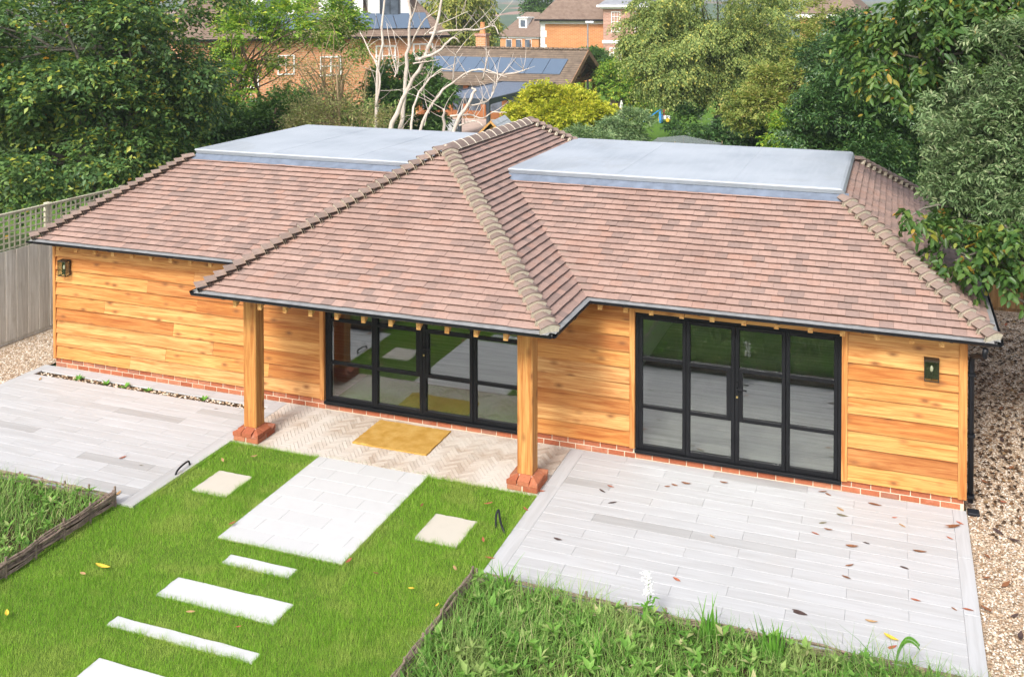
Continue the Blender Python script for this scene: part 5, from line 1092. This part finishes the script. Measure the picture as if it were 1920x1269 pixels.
lmesh('wall_infill', F.M, [(F.L-.8, .4, ez+.002), (F.L-.8, wd_-.4, ez+.002), (F.L-.8, wd_/2, zr-.22), (F.L-.72, .4, ez+.002), (F.L-.72, wd_-.4, ez+.002), (F.L-.72, wd_/2, zr-.22)], [(0, 2, 1), (3, 4, 5), (0, 1, 4, 3), (1, 2, 5, 4), (2, 0, 3, 5)], m_brownwood, H)
# glazed front of the outbuilding
for i, x in enumerate((.3, 1.2, 2.1, 3.0, 4.0, 5.2, 6.4)):
    lbox('timber_post', F.M, (x-.14, .08, -.05), (x+.14, .249, ez-.05), m_orangewood, H)
    if i < 6:
        nx_ = (.3, 1.2, 2.1, 3.0, 4.0, 5.2, 6.4)[i+1]; lbox('glazing', F.M, (x+.15, .17, .35), (nx_-.15, .2, ez-.2), m_win, H); lbox('dado_panel', F.M, (x+.15, .1, -.05), (nx_-.15, .24, .34), m_orangewood, H)
# chimney
ch = Dp(905, 95, 57.5); cz = ch[2]; chx = (ch[0], ch[1]); r = thing('chimney_stack', 'red brick chimney with clay pot beyond the solar roof', 'chimney', (chx[0], chx[1], 0)); ztop = Dp(905, 63, 57.5)[2]; zpot = Dp(905, 42, 57.5)[2]
box('stack', (chx[0]-.3, chx[1]-.3, 0), (chx[0]+.3, chx[1]+.3, ztop-.15), m_hb3, r); box('cap', (chx[0]-.36, chx[1]-.36, ztop-.15), (chx[0]+.36, chx[1]+.36, ztop), m_hb2, r)
mb = MB(); mb.tube([(chx[0], chx[1], ztop-.05), (chx[0], chx[1], ztop+.1), (chx[0], chx[1], zpot-.1), (chx[0], chx[1], zpot)], [.2, .17, .13, .15], 10); mb.out('chimney_pot', m_hb1, r).location = (-chx[0]+0+0, -chx[1], 0)
# louvred pergola in front of it
FL_, FR_ = Zp(803, 181, 1.98), Zp(914, 187, 1.98); yb = 34.5
r = thing('pergola', 'charcoal metal louvred pergola before the glazed outbuilding', 'pergola', (FL_[0], FL_[1], 0)); x0, x1, y0 = FL_[0], FR_[0], (FL_[1]+FR_[1])/2
box('front_beam', (x0, y0, 1.74), (x1, y0+.12, 1.98), m_char, r); box('back_beam', (x0, yb-.12, 1.74), (x1, yb, 1.98), m_char, r)
for x in (x0, x1-.12): box('side_beam', (x, y0+.121, 1.74), (x+.12, yb-.121, 1.98), m_char, r)
for i in range(18): xx = x0+.13+(x1-x0-.26)*i/18; box('louvre', (xx, y0+.122, 1.90), (xx+(x1-x0-.26)/18-.012, yb-.122, 1.945), m_lead, r)
for x in (x0, x1-.14, (x0+x1)/2): box('post', (x, y0, 0), (x+.14, y0+.14, 1.739), m_char, r)
# patio, sofa, logs, playhouse
tag(slabpoly('patio', rect(-26.5, 27.0, -15.6, 34.4), -.1, -.02, plain('patio_stone', (.50, .38, .32), .9, .1, 0, .15, 2)), kind='structure')
c = Dp(818, 214, 43.5); r = thing('garden_sofa', 'grey cushioned garden sofa standing on the patio left of the pergola posts', 'sofa', (c[0], c[1], 0)); gw = plain('grey_cushion', (.42, .42, .42), .9, .1)
box('seat', (c[0]-.8, c[1]-.4, .18), (c[0]+.8, c[1]+.4, .45), gw, r, .05); box('backrest', (c[0]-.8, c[1]+.25, .451), (c[0]+.8, c[1]+.45, .95), gw, r, .05)
for s in (-1, 1): box('armrest', (c[0]+s*.9-.1, c[1]-.4, 0), (c[0]+s*.9+.1, c[1]+.45, .62), gw, r, .03)
c = Zp(790, 243, .0); c = Dp(790, 238, 34); r = thing('branch_pile', 'pile of cut grey branches at the foot of the dead tree', 'wood pile', (c[0], c[1], 0)); rng = np.random.default_rng(9); mb = MB()
for i in range(90):
    a = np.array([rng.normal()*.7, rng.normal()*.5, rng.uniform(.02, 1.5)]); a[:2] *= (1.6-a[2])/1.2; d = nrm(rng.normal(size=3)*[1, 1, .25])*rng.uniform(.4, .9); limb(mb, a, a+d, .03, .015, rng, .03, 5, 3)
o = mb.out('branches', m_dead, r); o.location = (0, 0, 0); o['kind'] = 'stuff'
ap = Dp(921, 229, 29.); r = thing('playhouse', 'small wooden playhouse with pale shingled roof behind the porch ridge', 'playhouse', (ap[0], ap[1], 0)); Mx = Matrix.Translation((ap[0], ap[1], 0)) @ Matrix.Rotation(rad(8), 4, 'Z'); za = ap[2]; hw_ = .75; ze_ = za-.75
lmesh('wall', Mx, [(-hw_+.12, .12, 0), (hw_-.12, .12, 0), (hw_-.12, .12, ze_), (0, .12, za-.12), (-hw_+.12, .12, ze_), (-hw_+.12, 1.5, 0), (hw_-.12, 1.5, 0), (hw_-.12, 1.5, ze_), (0, 1.5, za-.12), (-hw_+.12, 1.5, ze_)], [(0, 1, 2, 3, 4), (9, 8, 7, 6, 5), (1, 6, 7, 2), (5, 0, 4, 9)], m_cladr, r)
pm = plain('weathered_shingle', (.42, .44, .46), .85, .15, 0, .2, 8)
for s in (-1, 1):
    for i in range(6):
        t0, t1 = i/6, (i+1.25)/6; t1 = min(t1, 1); lift = .02
        v = [(s*hw_*1.05*(1-t0), -.05, za-.80*(1-t0)*1.0+lift+.012), (s*hw_*1.05*(1-t0), 1.65, za-.80*(1-t0)+lift+.012), (s*hw_*1.05*(1-t1), 1.65, za-.80*(1-t1)+lift-.004), (s*hw_*1.05*(1-t1), -.05, za-.80*(1-t1)+lift-.004)]; v += [(x, y, z-.018) for x, y, z in v]
        lmesh('shingle_row', Mx, v, BOXF, pm, r)
    v = [(s*hw_*1.08, -.08, za-.84), (0, -.08, za-.03), (0, -.08, za+.05), (s*hw_*1.08, -.08, za-.76)]; v += [(x, y+.028, z) for x, y, z in v]; lmesh('barge_board', Mx, v, BOXF, m_cladr, r)
lbox('doorway', Mx, (-.3, .10, 0), (.3, .118, ze_-.1), m_brownwood, r)
# orange brick house, mixed brick house, far house, right house
F = Facade(Dp(1014, 40, 75), Dp(1140, 40, 74.6)); H = thing('brick_house', 'plain orange brick house end with brown hipped roof and white corner quoins', 'house', tuple(F.A)); ez = F.px(1060, 37)[1]
lbox('wall', F.M, (0, 0, -.2), (F.L, 8, ez-.35), m_hb1, H); lbox('frieze', F.M, (-.1, -.08, ez-.349), (F.L, 8, ez-.12), m_white, H); lbox('gutter', F.M, (-.45, -.5, ez-.1), (F.L, -.36, ez+.02), m_gut, H)
hiproof(F, H, 0, F.L+3, 0, 8, ez, ez+3.6, .4, m_rf1, 3.4)
for i in range(8): lbox('quoin', F.M, (-.02, -.04, .1+i*.53), (.32 if i % 2 else .44, .0-.001, .1+i*.53+.5), m_white, H)
F = Facade(Dp(1131, 20, 71), Dp(1222, 20, 70.5)); H = thing('brick_house', 'mottled brick house with tall white sash windows and slate parapet beside the birch', 'house', tuple(F.A)); ez = F.px(1160, 14)[1]
lbox('wall', F.M, (0, 0, -.2), (F.L, 7, ez), m_hb2, H); lbox('cornice', F.M, (-.45, -.45, ez), (F.L+.2, 7, ez+.16), m_white, H); lbox('cornice', F.M, (-.2, -.2, ez-.12), (F.L+.1, 7, ez-.001), m_white, H)
hiproof(F, H, 0, F.L, 0, 7, ez+.16, ez+1.9, .35, m_rf3, 2.2); zb = F.px(1160, 79)[1]; lbox('string_course', F.M, (-.06, -.06, zb-.11), (F.L+.05, -.001, zb+.11), m_white, H)
window(H, F, 1146, 22, 1163, 61, 3, 4); window(H, F, 1143, 90, 1165, 119, 3, 3); window(H, F, 1190, 22, 1207, 61, 3, 4)
F = Facade(Dp(938, 70, 112), Dp(1010, 70, 110)); H = thing('brick_house', 'far orange brick house with one arched dormer and three white windows', 'house', tuple(F.A)); ez = F.px(970, 69)[1]
lbox('wall', F.M, (0, 0, -1), (F.L, 7, ez-.2), m_hb1, H); lbox('frieze', F.M, (-.1, -.15, ez-.199), (F.L+.1, 7, ez-.02), m_white, H); zt = F.px(970, 24)[1]; hiproof(F, H, 0, F.L, 0, 7, ez, zt, .35, m_rf1, 1.9)
for u in (955, 974, 992): window(H, F, u-6, 74, u+5, 98, 2, 3)
s_, z_ = F.px(973, 53); d = grp('dormer', H); lbox('dormer_face', F.M, (s_-.5, 1.0, z_-.1), (s_+.5, 2.6, z_+1.05), m_white, d); lbox('pane', F.M, (s_-.3, .97, z_+.1), (s_+.3, .99, z_+.85), m_win, d); lbox('dormer_cap', F.M, (s_-.65, .85, z_+1.051), (s_+.65, 2.8, z_+1.2), m_white, d)
F = Facade(Dp(1500, 36, 82), Dp(1605, 36, 80)); H = thing('brick_house', 'far brick house with white fascia and windows at the upper right', 'house', tuple(F.A)); ez = F.px(1550, 26)[1]
lbox('wall', F.M, (0, 0, -.5), (F.L, 7, ez-.35), m_hb1, H); lbox('fascia', F.M, (-.3, -.3, ez-.349), (F.L+.3, 7, ez), m_white, H); hiproof(F, H, 0, F.L, 0, 7, ez+.002, ez+2.6, .4, m_rf1, 2.2)
window(H, F, 1526, 36, 1546, 58, 2, 2); window(H, F, 1568, 36, 1588, 58, 2, 2)
# lamp post, screen, statue, toys, net
b = Dp(1102, 100, 68); r = thing('street_lamp', 'grey street lamp post in front of the orange brick wall', 'street lamp', (b[0], b[1], 0)); zt = Dp(1102, 44, 68)[2]; mb = MB(); mb.tube([(0, 0, 0), (0, 0, 1.2), (0, 0, zt)], [.09, .06, .05], 8); o = mb.out('pole', m_tray, r); o.location = (0, 0, 0)
box('lamp_head', (b[0]-.15, b[1]-.12, zt), (b[0]+.42, b[1]+.12, zt+.14), m_white, r, .03)
b = Dp(1163, 190, 52.5); tag(obj('wicker_screen', mesh('wicker_screen', [(x*.55, y, z*.68) for y in (0, .12) for x, z in ((-1, 0), (1, 0), (1, 1.5), (.6, 2.), (0, 2.2), (-.6, 2.), (-1, 1.5))], [tuple(range(7)), tuple(range(13, 6, -1))]+[(i, (i+1) % 7, 7+(i+1) % 7, 7+i) for i in range(7)], m_rod), None, None, (b[0], b[1], 0)), 'dark arched wicker screen below the yellowish climber', 'screen')
b = Zp(1165, 222, 0); r = thing('garden_obelisk', 'small white garden obelisk in front of the dark wicker screen', 'statue', tuple(b)); box('plinth_block', (b[0]-.16, b[1]-.16, 0), (b[0]+.16, b[1]+.16, .2), m_white, r); mb = MB(); mb.tube([(0, 0, .2), (0, 0, .8), (0, 0, .95)], [.13, .07, .01], 4); mb.out('spire', m_white, r).location = (0, 0, 0)
b = Zp(1226, 229, 0); r = thing('toy_slide', 'small blue plastic slide on the back lawn', 'toy', tuple(b)); mbl = plain('blue_plastic', (.03, .25, .62), .4, .4); lmesh('chute', Matrix.Translation(tuple(b)), [(-.5, -.2, .0), (.3, -.2, .6), (.3, .2, .6), (-.5, .2, 0), (-.5, -.2, .06), (.3, -.2, .66), (.3, .2, .66), (-.5, .2, .06)], BOXF, mbl, r); box('ladder', (b[0]+.31, b[1]-.2, 0), (b[0]+.42, b[1]+.2, .75), mbl, r)
b = Zp(1246, 228, 0); r = thing('toy_car', 'small white and red ride-on toy beside the blue slide', 'toy', tuple(b)); box('body', (b[0]-.3, b[1]-.15, .1), (b[0]+.3, b[1]+.15, .3), m_white, r, .03); box('seat', (b[0]-.25, b[1]-.14, .301), (b[0]-.0, b[1]+.14, .6), plain('red_plastic', (.6, .07, .04), .4, .4), r, .03)
for sx in (-.2, .2):
    for sy in (-.17, .17): mb = MB(); mb.tube([(sx, sy-.03, .1), (sx, sy+.03, .1)], .1, 10); mb.out('wheel', plain('yellow_plastic', (.7, .45, .03), .4, .4), r).location = (0, 0, 0)
b = Dp(1285, 262, 33.); r = thing('net_cage', 'low fruit cage under grey netting behind the right flat roof', 'net cage', (b[0], b[1], 0)); t = NT('grey_netting'); t.fin((.22, .25, .25), .8, .1); tr = t.n('ShaderNodeBsdfTransparent'); ms = t.n('ShaderNodeMixShader'); ms.inputs[0].default_value = .55; t.l(tr.outputs[0], ms.inputs[1]); t.l(t.p.outputs[0], ms.inputs[2]); t.l(ms.outputs[0], t.out.inputs[0])
hx = 1.1; zt = b[2]+.02; v = [(-hx, -.7, 0), (hx, -.7, 0), (hx, .7, 0), (-hx, .7, 0), (-hx, -.7, zt-.12), (-.2, -.7, zt), (hx, -.7, zt-.2), (hx, .7, zt-.18), (-.2, .7, zt+.02), (-hx, .7, zt-.1)]
lmesh('netting', Matrix.Translation((b[0], b[1], 0)), v, [(0, 1, 6, 5, 4), (1, 2, 7, 6), (2, 3, 9, 8, 7), (3, 0, 4, 9), (4, 5, 8, 9), (5, 6, 7, 8)], t.m, r)
for x, y in ((-hx, -.7), (hx, -.7), (hx, .7), (-hx, .7), (-.2, -.7), (-.2, .7)): box('cane', (b[0]+x-.012, b[1]+y-.012, 0), (b[0]+x+.012, b[1]+y+.012, zt-.1 if x != -.2 else zt), m_twig, r)
# ------------------------------------------------------------------ far land and air
t = NT('far_land'); p_ = t.pos(); n1 = t.noise(p_, .03, 6, .7); n2 = t.voro(p_, .05, 'Color'); sp = t.n('ShaderNodeSeparateColor'); t.l(n2, sp.inputs[0]); c_ = t.ramp(n1, [(.35, (.03, .07, .02)), (.55, (.07, .12, .035)), (.7, (.16, .18, .07))]); c_ = t.mix(t.ramp(sp.outputs[0], [(.78, (0,)*3), (.82, (.9,)*3)]), c_, (.36, .2, .14)); t.fin(c_, .95, .05)
nx, ny = 60, 40; v = []
for j in range(ny+1):
    for i in range(nx+1):
        y = 130+(j/ny)**1.4*1500; x = -1400+2400*i/nx; h = -.2-16*math.sin(min(1, (y-130)/600)*math.pi)+(0 if y < 730 else 1.3*min(1, (y-730)/500))+(0 if y < 250 else 1.0*math.sin(x*.011+y*.004)+.6*math.sin(x*.031)); v.append((x, y, h))
tag(obj('hills', mesh('hills', v, [(j*(nx+1)+i, j*(nx+1)+i+1, (j+1)*(nx+1)+i+1, (j+1)*(nx+1)+i) for j in range(ny) for i in range(nx)], t.m, True)), kind='structure')

t = NT('air'); t.t.nodes.remove(t.p); pv = t.n('ShaderNodeVolumePrincipled'); pv.inputs['Color'].default_value = (.86, .92, 1, 1); pv.inputs['Density'].default_value = .0006; pv.inputs['Anisotropy'].default_value = .2; t.l(pv.outputs[0], t.out.inputs['Volume'])
tag(obj('haze', mesh('haze', boxv((-1450, -80, -20.), (1050, 1700, 15.)), BOXF, t.m)), kind='stuff')
